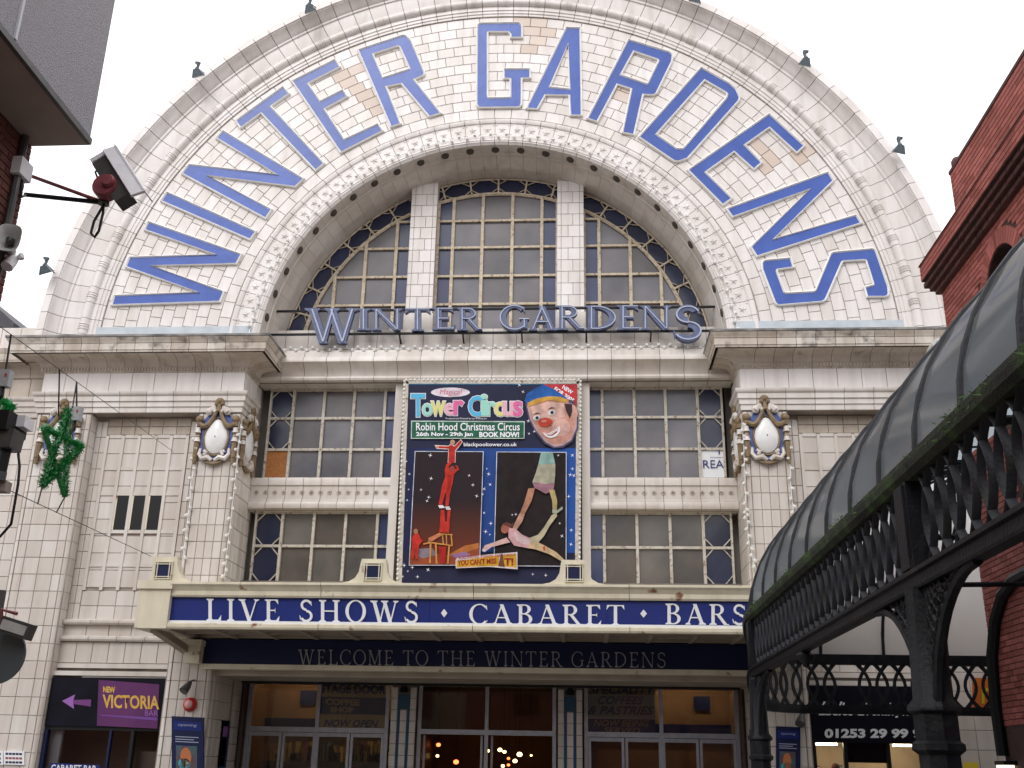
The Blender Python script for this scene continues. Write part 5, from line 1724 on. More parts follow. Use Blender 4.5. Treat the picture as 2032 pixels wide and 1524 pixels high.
def pierposter(label, x0, y0, x1, y1, dy):
    t = thing('pier_poster', label, 'poster', W((x0 + x1) / 2, y1, -.01))
    q_ = pxquad(x0, y0, x1, y1, -.03, dy)
    b = MB()
    b.prism([v + Vector((0, .04, 0)) for v in q_], (0, -.05, 0), back=True)
    b.build('board', 'navy', t)
    f = quadmap([v + Vector((0, -.013, 0)) for v in q_])
    def pn(nm, u0, v0, u1, v1, m, k=0):
        MB().face([f(u0, v0) + Vector((0, -k, 0)), f(u1, v0) + Vector((0, -k, 0)), f(u1, v1) + Vector((0, -k, 0)), f(u0, v1) + Vector((0, -k, 0))]).build(nm, m, t)
    pn('header', .06, .80, .94, .93, 'signblue')
    txt('lettering', 'opening', [f(.2, .85), f(.8, .85), f(.8, .90), f(.2, .90)], 'neon', t, .004, shear=.2)
    for k in range(3):
        pn('print_line', .12, .70 - k * .035, .85 - .15 * (k % 2), .712 - k * .035, 'neon')
    aq = mat('aqua_print', (.10, .42, .45), (.06, .25, .30), .5, scale=14)
    pn('print_picture', .14, .05, .8, .58, mat('picture_print', (.04, .12, .14), (.10, .05, .06), .5, scale=9))
    for u, v, a, c, m in ((.45, .42, .22, .14, 'orangep'), (.4, .33, .25, .07, 'aqua'), (.35, .22, .12, .16, 'aqua'), (.6, .22, .12, .05, 'red2'), (.45, .1, .3, .05, 'pale')):
        mm = {'orangep': mat('orange_print', (.5, .16, .05), rough=.5), 'aqua': aq, 'red2': mat('crimson_print', (.42, .05, .08), rough=.5), 'pale': mat('pale_blue_print', (.45, .55, .65), rough=.5)}[m]
        MB().face([f(u + a * math.cos(w_) * .8, v + c * math.sin(w_)) + Vector((0, -.003, 0)) for w_ in [2 * PI * i / 10 for i in range(10)]]).build('print_picture', mm, t)
pierposter('blue show poster on the tiled pier below the red alarm bell', 341, 1421, 404, 1560, 3)
pierposter('blue show poster on the pier seen under the iron canopy', 1540, 1441, 1588, 1560, 2)
# notices low on the outer pier
for x0, x1, lab in ((8, 48, 'small white notice with red and blue lines on outer pier tiles'), (-34, 6, 'small white notice beside the red and blue lined one, cut by the tiles')):
    q_ = pxquad(x0, 1490, x1, 1517, -.03, 1)
    t = thing('notice', lab, 'notice', q_[0])
    b = MB()
    b.prism([v + Vector((0, .04, 0)) for v in q_], (0, -.045, 0), back=True)
    b.build('plate', 'white', t)
    f = quadmap([v + Vector((0, -.008, 0)) for v in q_])
    for v0, m in ((.72, 'navy'), (.40, 'redp'), (.1, 'navy')):
        for k in range(5):
            MB().face([f(.08 + k * .17, v0), f(.22 + k * .17, v0), f(.22 + k * .17, v0 + .15), f(.08 + k * .17, v0 + .15)]).build('print_line', m, t)

# ================================================================ shop units in the wings
def shop_left():
    t = thing('shopfront', 'dark shopfront with purple and gold VICTORIA sign and arrow', 'shopfront', (-6.7, .2, 0))
    Y = .10
    a, c, d, e = W(92, 1340, Y), W(322, 1352, Y), W(318, 1448, Y), W(90, 1436, Y)
    xa, xb = -7.80, -5.68
    zt, zb = (a.z + c.z) / 2 + .01, (d.z + e.z) / 2
    MB().box(xa, xb, Y, .3, zb, zt).build('sign_board', mat('black_board', (.006, .006, .010), (.009, .008, .016), .5, spec=.1), t)
    f = lambda px_, py_, k=.004: W(px_, py_, Y - k)
    MB().prism([f(196, 1349), f(316, 1358), f(312, 1446), f(192, 1440)], (0, 0, 0), sides=False).build('purple_panel', 'purple', t)
    MB().prism([f(200, 1418, .006), f(312, 1424, .006), f(312, 1430, .006), f(200, 1420, .006)], (0, 0, 0), sides=False).build('light_streak', mat('violet_print', (.16, .05, .30), rough=.5), t)
    MB().prism([f(123, 1391, .006), f(149, 1378, .006), f(146, 1389, .006), f(181, 1388, .006), f(180, 1402, .006), f(146, 1397, .006), f(147, 1407, .006)], (0, 0, 0), sides=False).build('arrow', 'purple2', t)
    MB().prism([f(123, 1391, .008), f(149, 1378, .008), f(145, 1391, .008), f(147, 1407, .008)], (0, 0, 0), sides=False).build('arrow_head', 'lilac', t)
    txt('lettering', 'NEW', pxquad(205, 1362, 229, 1374, Y, 1), 'goldp', t, .008, bold=.05)
    txt('lettering', 'VICTORIA', pxquad(204, 1378, 316, 1405, Y, 3), 'goldp', t, .008, bold=.03)
    txt('lettering', 'BAR', pxquad(288, 1409, 314, 1420, Y, 1), 'lilac', t, .008)
    MB().box(xa, xb, .14, .26, zb - .06, zb).build('sign_foot', 'black', t)
    # window and door
    MB().box(xa, xa + .06, .12, .24, 0, zb - .06).build('frame', 'navy', t)
    xd = W(262, 1490, .2).x
    MB().box(xd - .03, xd + .03, .12, .24, 0, zb - .06).build('frame', 'black', t)
    xw = W(217, 1490, .2).x
    MB().box(xw - .02, xw + .02, .14, .22, 0, zb - .06).build('frame', 'navy', t)
    MB().box(xa + .06, xd - .03, .18, .19, .5, zb - .06).build('window_pane', 'clear', t)
    MB().box(xd + .03, xb - .02, .35, .38, 0, zb - .4).build('door', 'brown', t)
    MB().box(xa, xb, .9, .95, 0, zb).build('blind', 'curtain', t)
    MB().box(xa + .06, xa + .25, .3, .35, .5, zb - .08).build('display_panel', 'grey', t)
    q_ = pxquad(100, 1514, 198, 1545, .17, 4)
    MB().face(q_).build('window_sticker', 'signblue', t)
    txt('lettering', 'CABARET BAR', pxquad(102, 1517, 192, 1530, .17, 2), 'white', t, .004, bold=.02)
    MB().box(xa, xb, .3, 1.3, 0, .02).build('threshold', 'paving', t)
shop_left()
def shop_right():
    t = thing('shopfront', 'ladies evening wear shop with lit windows and white telephone number', 'shopfront', (6.9, .2, 0))
    Y = .10
    xa, xb = PX1 + .02, PX2 - .02
    zt, zb = 3.0, W(1720, 1474, Y).z
    MB().box(xa, xb, Y, .3, zb, zt).build('sign_board', mat('black_board2', (.006, .006, .011), (.009, .008, .014), .5, spec=.1), t)
    txt('lettering', 'Ladies Eveningwear', pxquad(1624, 1392, 1850, 1428, Y, 1), 'white', t, .006, shear=.5, bold=.022)
    txt('lettering', '01253 29 99 97', pxquad(1636, 1446, 1846, 1465, Y, 0), 'white', t, .006, bold=.045)
    for x in (xa + .03, W(1680, 1500, Y).x, W(1765, 1500, Y).x, xb - .03):
        MB().box(x - .03, x + .03, .13, .22, 0, zb).build('frame', 'black', t)
    MB().box(W(1680, 1500, Y).x + .03, W(1765, 1500, Y).x - .03, .2, .24, 1.76, zb).build('door_head', 'black', t)
    MB().box(xa + .06, xb - .06, .17, .178, .4, zb).build('window_pane', 'clear', t)
    MB().box(xa, xb, 1.05, 1.1, 0, zb).build('back_wall', mat('warm_shop_wall', (.62, .48, .33), (.55, .42, .28), .8), t)
    MB().box(xa, xb, .2, 1.1, zb - .005, zb + .02).build('shop_ceiling', 'lgrey', t)
    rs_ = random.Random(9)
    for i, x in enumerate((W(1637, 1490, .5).x, W(1740, 1490, .5).x, W(1800, 1490, .5).x)):
        MB().box(x - .22, x + .22, .5, .56, zb - .04, zb - .008).build('strip_light', 'strip', t)
    for cx in (W(1640, 1500, .6).x, W(1805, 1500, .6).x):
        b = MB()
        for i in range(26):
            p = Vector((cx + rs_.uniform(-.28, .28), .6 + rs_.uniform(-.1, .1), 1.55 + rs_.uniform(-.3, .16)))
            b.ball(p, rs_.uniform(.03, .07), n=6, k=4, m=rs_.randrange(4))
        b.tube([(cx, .6, 0), (cx, .6, 1.4)], .2, 8, m=0)
        b.build('display_goods', ['redp', 'goldp', 'lgrey', 'curtain'], t, kind='stuff')
shop_right()
# grey downpipe, yellow sign and red notice on the far right pier
t = thing('sign_plate', 'small yellow plate low on the tiled pier beyond the iron canopy', 'sign', W(1925, 1524, -.02))
MB().prism(pxquad(1912, 1513, 1940, 1535, -.02), (0, -.02, 0), back=True).build('plate', 'yellow', t)
t = thing('hanging_sign', 'orange sign with yellow lettering glimpsed through the far iron lattice', 'sign', W(1958, 1380, -.4))
q_ = pxquad(1930, 1345, 1990, 1405, -.4)
MB().prism([v + Vector((0, .03, 0)) for v in q_], (0, -.04, 0), back=True).build('plate', mat('orange_sign', (.68, .17, .02), rough=.45), t)
txt('lettering', 'IT', pxquad(1948, 1366, 1976, 1396, -.41), 'yellow', t, .008, bold=.03)
MB().bar(W(1990, 1350, -.38), W(1990, 1350, -.02), .03, .03).bar(W(1990, 1402, -.38), W(1990, 1402, -.02), .03, .03).build('bracket', 'black', t)

# ================================================================ left brick building with concrete overhang
def bricks(name, parent, p0, du, dn, Lu, z0, z1, m, mort, lim=300, skip=None, cuts=None):
    """brick-bonded wall: p0 corner, du direction along, dn outward"""
    cells = []
    du, dn, p0 = Vector(du), Vector(dn), Vector(p0)
    k = 0
    z = z0
    while z + .02 < z1:
        u = -.1125 if k % 2 else 0
        while u < Lu:
            a, c = max(0, u), min(Lu, u + .225)
            zz1 = min(z + .075, z1)
            if c - a > .03 and not (skip and skip((a + c) / 2, (z + zz1) / 2)):
                g_ = .005
                q_ = [p0 + du * (a + g_) + Vector((0, 0, z + g_)), p0 + du * (c - g_) + Vector((0, 0, z + g_)), p0 + du * (c - g_) + Vector((0, 0, zz1 - g_)), p0 + du * (a + g_) + Vector((0, 0, zz1 - g_))]
                cells.append(q_)
            u += .225
        z += .075
        k += 1
    inside = []
    outside = []
    for c in cells:
        ce = sum(c, Vector()) / 4
        d = (ce - CP).dot(CF)
        vis = False
        if d > .5:
            x, y = proj(ce)
            vis = -60 < x < 2090 and -60 < y < 1584
        (inside if vis else outside).append(c)
    many(name, inside, m, parent, limit=lim, stuff='brick_field', off=dn * .012, ch=.002)
    rest = MB()
    for c in outside:
        rest.plate(c, dn * .012, .002, random.random() * 1.4)
    if rest.f:
        rest.build('brick_field', m, parent, kind='stuff')
XL, YLE, ZL = -3.34, -10.80, 7.0
LB = thing('brick_building', 'brown-red brick building with grey concrete overhanging upper storey', 'building', (XL - 3, YLE - 4, 0))
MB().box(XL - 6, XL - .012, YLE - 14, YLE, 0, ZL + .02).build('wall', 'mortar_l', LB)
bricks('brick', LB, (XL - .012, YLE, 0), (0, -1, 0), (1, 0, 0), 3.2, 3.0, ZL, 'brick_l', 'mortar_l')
xo = -2.76
OV = MB().box(XL - 6, xo, YLE - 14, YLE - .06, ZL + .05, 11).build('overhang', 'concrete', LB)
MB().box(XL - 6, xo - .02, YLE - 14, YLE - .02, ZL + .0, ZL + .06).build('overhang_soffit', 'concsoff', LB)
MB().box(xo - .03, xo + .012, YLE - 14, YLE - .04, ZL - .012, ZL + .05).build('drip_strip', 'dgrey', LB)
yst = WX(38, 30, xo).y
MB().box(xo, xo + .02, yst - .015, yst + .015, ZL + .06, 11).build('cover_strip', 'ltrim', LB)
MB().tube([(XL + .03, WX(28, 350, XL).y, 3), (XL + .03, WX(28, 350, XL).y, ZL)], .035, 8).build('downpipe', 'dgrey', LB, True)
# security camera on a two-legged bracket
cpos = Vector(W(228, 362, -10.9))
j = W(206, 402, -10.95)
CC = thing('security_camera', 'white security camera with faded red mount on long black wall bracket', 'camera', (XL, YLE - .3, j.z))
wallA, wallB = WX(58, 348, XL), WX(50, 386, XL)
MB().tube([wallA, j], .018, 7).build('bracket_arm', 'redp', CC)
MB().tube([wallB, j, j + Vector((.02, 0, .02))], .022, 7).build('bracket_arm', 'black', CC)
MB().tube([j + Vector((0, 0, -.02)), j + Vector((0, 0, .12))], .05, 8).ball(j + Vector((-.02, 0, .17)), .085, .08, .1, 10, 6).build('pan_motor', 'dgrey', CC, True)
MB().lathe((0, 0, 0), [(0, -.07), (.10, -.07), (.115, -.05), (.115, .05), (.10, .07), (0, .07)], 14, axis='Y').xf(Matrix.Translation(j + Vector((.035, -.06, .115)))).build('tilt_disc', 'redp', CC, True)
MB().lathe((0, 0, 0), [(0, -.05), (.05, -.05), (.06, -.03), (.06, .05), (0, .05)], 12, axis='Y').xf(Matrix.Translation(j + Vector((.085, -.13, .135)))).build('tilt_knob', 'redp', CC, True)
# housing: long box pointing down and right, sunshield on its upper right side
h0, h1 = W(212, 318, -10.9), W(262, 398, -11.0)
d = (h1 - h0)
d = d.normalized()
nrm = Vector((-d.z, 0, d.x)) if -d.z > 0 else Vector((d.z, 0, -d.x))
nrm = nrm.normalized()
MB().bar(h0 + d * .03 - nrm * .05, h1 - d * .02 - nrm * .05, .15, .15, up=(0, -1, 0)).build('housing', 'dgrey', CC)
MB().bar(h0 - d * .02 + nrm * .085, h1 + d * .05 + nrm * .085, .13, .03, up=(0, -1, .55)).xf(Matrix.Translation((0, -.09, 0))).build('sunshield', 'camw', CC)
MB().bar(h0 - d * .02 + nrm * .14, h1 + d * .05 + nrm * .14, .012, .19, up=(0, -1, 0)).build('sunshield_top', 'camw', CC)
MB().bar(h0 + d * .02 - nrm * .02, h0 - d * .03 - nrm * .02, .2, .17, up=(0, -1, 0)).build('rear_cap', 'camw', CC)
lp_ = [j, j + Vector((.02, -.02, -.12)), j + Vector((.01, -.02, -.3)), j + Vector((-.02, -.02, -.36)), j + Vector((-.06, -.02, -.32)), j + Vector((-.05, -.02, -.2)), j + Vector((.0, -.01, -.05))]
lp_ = [lp_[0]] + [lp_[i].lerp(lp_[i + 1], u) for i in range(6) for u in (.5, 1)]
MB().tube(lp_, .012, 6).build('cable', 'black', CC, True)
MB().tube([j + Vector((-.08, 0, .22)), j + Vector((-.13, 0, .32)), h0 - nrm * .12 + d * .05], .01, 5).build('cable', 'black', CC, True)
jb = WX(34, 338, XL)
t = thing('junction_box', 'cream junction box on the brown brick corner above the bracket', 'box', jb)
MB().box(XL - .005, XL + .09, jb.y - .1, jb.y + .1, jb.z - .08, jb.z + .09).build('box', 'camw', t)
MB().tube([(XL + .04, jb.y + .03, jb.z - .07), (XL + .05, jb.y + .06, jb.z - .25), wallB + Vector((.02, 0, 0))], .014, 6).build('cable', 'black', t, True)
# horn loudspeaker
hp = WX(19, 480, XL + .16)
t = thing('loudspeaker', 'grey horn loudspeaker on the brick corner below the camera bracket', 'loudspeaker', hp + Vector((-.1, 0, 0)))
ang = Matrix.Translation(hp) @ Matrix.Rotation(math.radians(18), 4, 'Z') @ Matrix.Rotation(math.radians(-8), 4, 'X')
b = MB()
rows = []
for sc, y_ in ((.035, .16), (.05, .06), (.085, -.02), (.115, -.06), (.12, -.07), (.108, -.065), (.075, -.02), (.045, .02)):
    rows.append([(sc * (.86 if True else 1) * math.copysign(abs(math.cos(w_)) ** .6, math.cos(w_)), y_, sc * 1.18 * math.copysign(abs(math.sin(w_)) ** .6, math.sin(w_))) for w_ in [2 * PI * i / 20 for i in range(20)]])
b.grid(rows, wrap=True)
b.xf(ang)
b.build('horn', 'lgrey', t, True)
MB().lathe((0, 0, 0), [(0, -.055), (.022, -.05), (.03, -.02), (.03, .03)], 12, axis='Y').xf(ang).build('driver', 'dgrey', t, True)
MB().tube([ang @ Vector((0, .14, 0)), ang @ Vector((0, .19, 0)), Vector((XL - .02, hp.y + .1, hp.z))], [.03, .025, .02], 7).build('bracket', 'dgrey', t)
sp = WX(24, 520, XL + .13)
t = thing('spotlight', 'small pale spotlight fixed under the horn loudspeaker', 'spotlight', sp)
b = MB().tube([sp + Vector((0, .04, .06)), sp + Vector((0, 0, .02)), sp + Vector((-.01, -.05, -.07))], [.035, .05, .055], 10)
b.tube([sp + Vector((.04, .02, .05)), sp + Vector((.07, 0, .06)), sp + Vector((.08, 0, .03))], [.02, .03, .025], 7)
b.build('lamp_head', 'camw', t, True)
MB().tube([sp + Vector((0, .03, .05)), Vector((XL - .02, sp.y + .05, sp.z + .06))], .015, 6).build('bracket', 'dgrey', t)
# low roof beyond the wing
b = MB()
p0, p1 = W(-60, 560, 3.2), W(28, 640, 3.2)
t = thing('neighbour_roof', 'dark slate roof rising behind the parapet at the brick corner', 'roof', (-11.6, 4, 9.9))
b = MB().prism([p0 + Vector((-3, 0, -.2)), p0, p1, p1 + Vector((0, 0, -1.2)), p0 + Vector((-3, 0, -2.2))], (0, 5, 0), back=True)
b.build('slope', 'slate', t)

# ================================================================ overhead wires and tinsel stars
def wire(label, A, B, sag=.0, r_=.005):
    t = thing('overhead_wire', label, 'wire', A)
    pts = [A.lerp(B, i / 12) - Vector((0, 0, sag * 4 * (i / 12) * (1 - i / 12))) for i in range(13)]
    MB().tube(pts, r_, 5).build('wire', 'black', t)
    return t
A1, B1 = W(341, 894, .28), W(-190, 511, -10.78)
wire('thin black wire from the recessed panel, star hung on it', A1, B1)
A2, B2 = W(300, 1104, -1.55), W(-190, 876, -10.78)
wire('thin black wire from the canopy corner, bracing the tinsel star', A2, B2)
def onwire(A, B, px_):
    lo, hi = 0, 1
    for _ in range(40):
        m_ = (lo + hi) / 2
        if proj(A.lerp(B, m_))[0] > px_:
            lo = m_
        else:
            hi = m_
    return A.lerp(B, lo)
def tinsel(label, P5, hangs):
    c = sum(P5, Vector()) / 5
    t = thing('tinsel_star', label, 'decoration', c, 'green tinsel stars')
    rs_ = random.Random(11)
    b = MB()
    order = [(0, 3), (0, 2), (4, 1), (1, 3), (4, 2)]
    for a, e in order:
        A, B = P5[a], P5[e]
        b.tube([A, B], .038, 6, t=.1)
        d_ = (B - A).normalized()
        o1 = d_.orthogonal().normalized()
        o2 = d_.cross(o1)
        nl = int((B - A).length / .0016)
        for i in range(nl):
            p = A.lerp(B, (i + rs_.random()) / nl)
            w_ = rs_.uniform(0, 2 * PI)
            rad = o1 * math.cos(w_) + o2 * math.sin(w_)
            tip = p + rad * rs_.uniform(.06, .108) + d_ * rs_.uniform(-.035, .035)
            sd_ = d_.cross(rad) * rs_.uniform(.006, .013)
            q0 = p + rad * .02
            b.face([q0 - sd_, q0 + sd_, tip + sd_ * .4], t=rs_.random() * 1.3)
    b.build('tinsel', 'green', t)
    b = MB()
    for a, e in hangs:
        b.tube([a, e], .010, 5)
    b.build('hanger', 'black', t)
def starpts(px, yc, squeeze=1.5):
    xc = sum(p[0] for p in px) / 5
    out = []
    for x, y in px:
        out.append(W(x, y, yc + (x - xc) * .006 * squeeze))
    return out
h1_ = onwire(A1, B1, 118)
h2_ = onwire(A1, B1, 152)
ys_ = (h1_.y + h2_.y) / 2
sp5 = starpts([(135, 812), (161, 886), (129, 985), (84, 964), (86, 848)], ys_)
l1, l2 = onwire(A2, B2, 75), onwire(A2, B2, 112)
tinsel('green tinsel star hanging whole in front of the outer cartouche', sp5, [(h1_, sp5[4].lerp(sp5[0], .6)), (h2_, sp5[0] + Vector((.06, 0, .02))), (l1, sp5[3]), (l2, sp5[2])])
sp6 = starpts([(-10, 742), (24, 806), (-14, 905), (-66, 885), (-60, 770)], ys_ - 1.3)
h3_ = onwire(A1, B1, -10)
tinsel('green tinsel star cut off beside the grey box and lower security camera', sp6, [(h3_, sp6[0]), (onwire(A2, B2, -20), sp6[2])])
for px_, py_, wx, lab in ((150, 822, 152, 'grey junction box hanging beside the tinsel star and cartouche'), (8, 752, 22, 'grey junction box hanging near the cut-off tinsel star')):
    hh = onwire(A1, B1, wx)
    p = W(px_, py_, hh.y)
    t = thing('junction_box', lab, 'box', p)
    MB().box(p.x - .08, p.x + .08, p.y - .05, p.y + .05, p.z - .10, p.z + .10).build('box', 'grey', t)
    MB().tube([hh, p + Vector((0, 0, .09))], .012, 5).build('hanger', 'black', t)
    MB().tube([p + Vector((0, 0, -.09)), p + Vector((.01, 0, -.2)), p + Vector((-.04, 0, -.3))], [.03, .025, .02], 6).build('plug', 'black', t)
    MB().box(p.x + .03, p.x + .05, p.y - .055, p.y - .05, p.z + .01, p.z + .05).build('mark', 'red', t)
# lower security camera on an arm from the brick gable
cb_ = W(24, 860, -10.3)
t = thing('security_camera', 'dark boxy security camera with white hood on a black arm from brick gable', 'camera', Vector((-3.8, YLE, cb_.z - .3)))
MB().box(cb_.x - .09, cb_.x + .05, cb_.y - .2, cb_.y + .15, cb_.z - .02, cb_.z + .16).build('housing', 'black', t)
MB().box(cb_.x + .04, cb_.x + .125, cb_.y - .05, cb_.y + .12, cb_.z + .05, cb_.z + .155).build('hood', 'camw', t)
MB().prism([cb_ + Vector(q) for q in ((-.08, -.15, .0), (.10, -.15, .0), (.085, -.15, -.17), (-.07, -.15, -.17))], (0, .2, 0), back=True).build('mount', 'dgrey', t)
MB().tube([cb_ + Vector((.0, -.05, -.15)), cb_ + Vector((-.01, -.05, -.42))], .05, 8).build('post', 'black', t)
e = cb_ + Vector((-.01, -.05, -.42))
MB().bar(e + Vector((.06, 0, 0)), Vector((e.x - .8, YLE + .01, e.z + .04)), .08, .08).build('arm', 'dgrey', t)
cp_ = [W(x, y, -10.25) for x, y in ((36, 900), (39, 925), (36, 960), (29, 1000), (22, 1040), (0, 1065), (-20, 1070))] + [Vector((-3.7, YLE, W(-20, 1070, -10.25).z))]
MB().tube(cp_, .012, 6).build('cable', 'black', t, True)
bx = W(4, 966, -10.3)
t2 = thing('junction_box', 'flat grey box on the brick gable under the lower camera arm', 'box', bx)
MB().box(bx.x - .5, bx.x + .06, bx.y - .05, bx.y + .05, bx.z - .05, bx.z + .045).build('box', 'concsoff', t2)
MB().bar((bx.x - .4, bx.y, bx.z), (bx.x - .4, YLE, bx.z), .05, .05).build('bracket', 'dgrey', t2)
# traffic sign seen from behind, with its lamp
ds = W(-3, 1300, -10.2)
t = thing('traffic_sign', 'round grey back of a traffic sign with tilted lamp box on a post', 'sign', (ds.x - .1, ds.y, 0))
MB().lathe((ds.x, ds.y, ds.z), [(0, -.012), (.235, -.012), (.24, 0), (.235, .012), (0, .012)], 32, axis='Y').build('disc', mat('sign_back_grey', (.095, .12, .135), (.11, .13, .145), .5), t)
MB().tube([(ds.x - .1, ds.y + .05, 0), (ds.x - .1, ds.y + .05, ds.z + .55)], .038, 8).build('post', 'dgrey', t, True)
l0, l1_ = W(6, 1238, -10.3), W(62, 1256, -10.3)
MB().bar(l0, l1_, .13, .12, up=(0, -1, 0)).build('lamp_box', 'dgrey', t)
MB().bar(l0.lerp(l1_, .08) + Vector((0, -.064, 0)), l0.lerp(l1_, .92) + Vector((0, -.064, 0)), .08, .01, up=(0, -1, 0)).build('lamp_lens', 'lgrey', t)
MB().tube([W(4, 1240, -10.25), W(4, 1210, -10.25), W(34, 1218, -10.25)], .016, 6).build('lamp_bracket', 'redp', t)
MB().tube([W(4, 1240, -10.25), (ds.x - .1, ds.y + .05, ds.z + .3)], .016, 6).build('lamp_bracket', 'redp', t)
# ================================================================ right brick building
XB, YBE = 7.3, -4.05
BR = thing('brick_building', 'red brick building with stepped cornice and arched window above the glass roof', 'building', (XB + 2, -9, 0))
ZP = 8.50
wy, wz = WX(1992, 560, XB).y, WX(1992, 610, XB).z
AWY = (WX(1945, 620, XB).y + WX(2050, 560, XB).y) / 2
AWW = .55
AWZ = WX(1990, 560, XB).z - .05
b = MB()
b.box(XB + .014, XB + 5, -27, YBE, 0, 6.0)
b.box(XB + .014, XB + 5, AWY + AWW, YBE, 6.0, ZP + .3)
b.box(XB + .014, XB + 5, -27, AWY - AWW, 6.0, ZP + .3)
b.box(XB + .5, XB + 5, AWY - AWW, AWY + AWW, 6.0, ZP + .3)
# spandrel over the arch
na = 12
for i in range(na):
    a0, a1 = PI * i / na, PI * (i + 1) / na
    y0, y1 = AWY - AWW * math.cos(a0), AWY - AWW * math.cos(a1)
    z0, z1 = AWZ + AWW * math.sin(a0), AWZ + AWW * math.sin(a1)
    b.hexa([(XB + .014, y0, z0), (XB + .5, y0, z0), (XB + .5, y1, z1), (XB + .014, y1, z1), (XB + .014, y0, ZP + .3), (XB + .5, y0, ZP + .3), (XB + .5, y1, ZP + .3), (XB + .014, y1, ZP + .3)])
b.build('wall', 'mortar', BR)
def inarch(u, z):
    y = YBE - u
    dy = y - AWY
    return abs(dy) < AWW + .24 and (z < AWZ and abs(dy) < AWW + .02 or (z >= AWZ and math.hypot(dy, z - AWZ) < AWW + .24))
bricks('brick', BR, (XB + .014, YBE, 0), (0, -1, 0), (-1, 0, 0), 9.5, 2.2, ZP, 'brick', 'mortar', skip=inarch)
for i in range(26):
    a = PI * (i + .5) / 26
    hw_ = PI / 26 / 2 * .92
    q_ = []
    for rr, aa in ((AWW + .01, a - hw_), (AWW + .235, a - hw_), (AWW + .235, a + hw_), (AWW + .01, a + hw_)):
        q_.append(Vector((XB + .014, AWY - rr * math.cos(aa), AWZ + rr * math.sin(aa))))
    ce = sum(q_, Vector()) / 4
    o = MB().plate([v - ce for v in q_], (-.016, 0, 0), .002, random.random()).build('arch_brick', 'brick', BR, loc=ce)
MB().box(XB + .32, XB + .36, AWY - AWW, AWY + AWW, 5.9, AWZ + AWW).build('window_pane', 'dgl', BR)
# stepped corbels, projecting parapet, raised section
XO = XB - .25
for k, (o_, z0, z1) in enumerate(((.06, ZP, ZP + .08), (.12, ZP + .08, ZP + .16), (.18, ZP + .16, ZP + .24))):
    MB().box(XB - o_, XB + 1, -17, YBE + o_, z0, z1).build('corbel_course', 'brick_dark', BR)
    bb = MB()
    u = 0
    while u < 9:
        bb.plate([(XB - o_, YBE + o_ - u - .005, z0 + .006), (XB - o_, YBE + o_ - u - .215, z0 + .006), (XB - o_, YBE + o_ - u - .215, z1 - .006), (XB - o_, YBE + o_ - u - .005, z1 - .006)], (-.012, 0, 0), .002, random.random())
        u += .225
    bb.build('corbel_bricks', 'brick_dark', BR, kind='stuff')
zc0, zc1 = ZP + .24, WX(1826, 525, XO).z
yc = WX(1825, 540, XO).y
ys1 = WX(1892, 400, XO).y
zc2 = WX(1889, 337, XO).z
b = MB().box(XO + .014, XB + 1, -17, yc, zc0 - .006, zc1 - .02).box(XO + .014, XB + 1, -17, ys1, zc1 - .03, zc2 - .02)
b.build('parapet', 'mortar', BR)
bricks('parapet_brick', BR, (XO + .014, yc, 0), (0, -1, 0), (-1, 0, 0), 8.5, zc0 + .0, zc1, 'brick', 'mortar', 220)
bricks('parapet_brick', BR, (XO + .014, ys1, 0), (0, -1, 0), (-1, 0, 0), 7.5, zc1, zc2, 'brick', 'mortar', 80)
MB().box(XO - .01, XB + 1, -17, yc + .01, zc1 - .02, zc1 - .001).build('coping', 'brick_dark', BR)
MB().box(XO - .01, XB + 1, -17, ys1 + .01, zc2 - .02, zc2 + .03).build('coping', 'brick_dark', BR)
fb = WX(1893, 322, XO)
MB().ball((XO + .08, ys1 - .12, zc2 + .08), .09, .09, .12).build('coping_finial', 'brick_dark', BR, True)
# arched doorway under the canopy (dark frame round brick)
dY = WX(2032, 1250, XB - .02).y
b = MB()
pth = []
for x, y in ((1990, 1500), (1976, 1400), (1969, 1300), (1975, 1230), (1990, 1180), (2012, 1150), (2040, 1135), (2075, 1130)):
    pth.append(WX(x, y, XB - .05))
b.tube(pth, .08, 8)
b.build('arch_moulding', 'black', BR, True)
wl = WX(1992, 1515, XB - .1)
t = thing('wall_lamp', 'lit pale bulkhead lamp on the brick wall under the iron canopy', 'lamp', wl)
MB().box(XB - .16, XB + .02, wl.y - .16, wl.y + .16, wl.z - .02, wl.z + .03).build('hood', 'black', t)
MB().box(XB - .15, XB - .02, wl.y - .13, wl.y + .13, wl.z - .09, wl.z - .02).build('diffuser', mat('lit_diffuser', (.9, .85, .6), emit=(1, .9, .6), es=1.6), t)

# ================================================================ iron and glass street canopy
XC, ZB, ZT = 4.2, 2.94, 3.68
YE = -3.75
IC = thing('iron_canopy', 'black cast iron street canopy with interlaced lattice and curved glass roof', 'canopy', (XC, -11.4, 0))
# eave path: along the street, round the corner, along the theatre side
RC = 2.3
FY_ = -1.25
eave = [(XC, -16.5), (XC, YE)]
NCOR = 8
for i in range(1, NCOR + 1):
    a = PI / 2 * i / NCOR
    eave.append((XC + 1.3 - 1.3 * math.cos(a), YE + (FY_ - YE) * math.sin(a)))
eave += [(10.5, FY_)]
ZDROP = -.35                                   # the eave steps down round the corner, as the street falls
def eave_at(s_):
    acc = 0
    for (a, b_), (c, d_) in zip(eave, eave[1:]):
        L_ = math.hypot(c - a, d_ - b_)
        if s_ <= acc + L_:
            u = (s_ - acc) / L_
            return Vector((a + (c - a) * u, b_ + (d_ - b_) * u)), Vector((c - a, d_ - b_)).normalized()
        acc += L_
    (a, b_), (c, d_) = eave[-2], eave[-1]
    return Vector((c, d_)), Vector((c - a, d_ - b_)).normalized()
LST = YE + 16.5
def drop(s_):
    return ZDROP * max(0, min(1, (s_ - LST - .2) / 1.6))
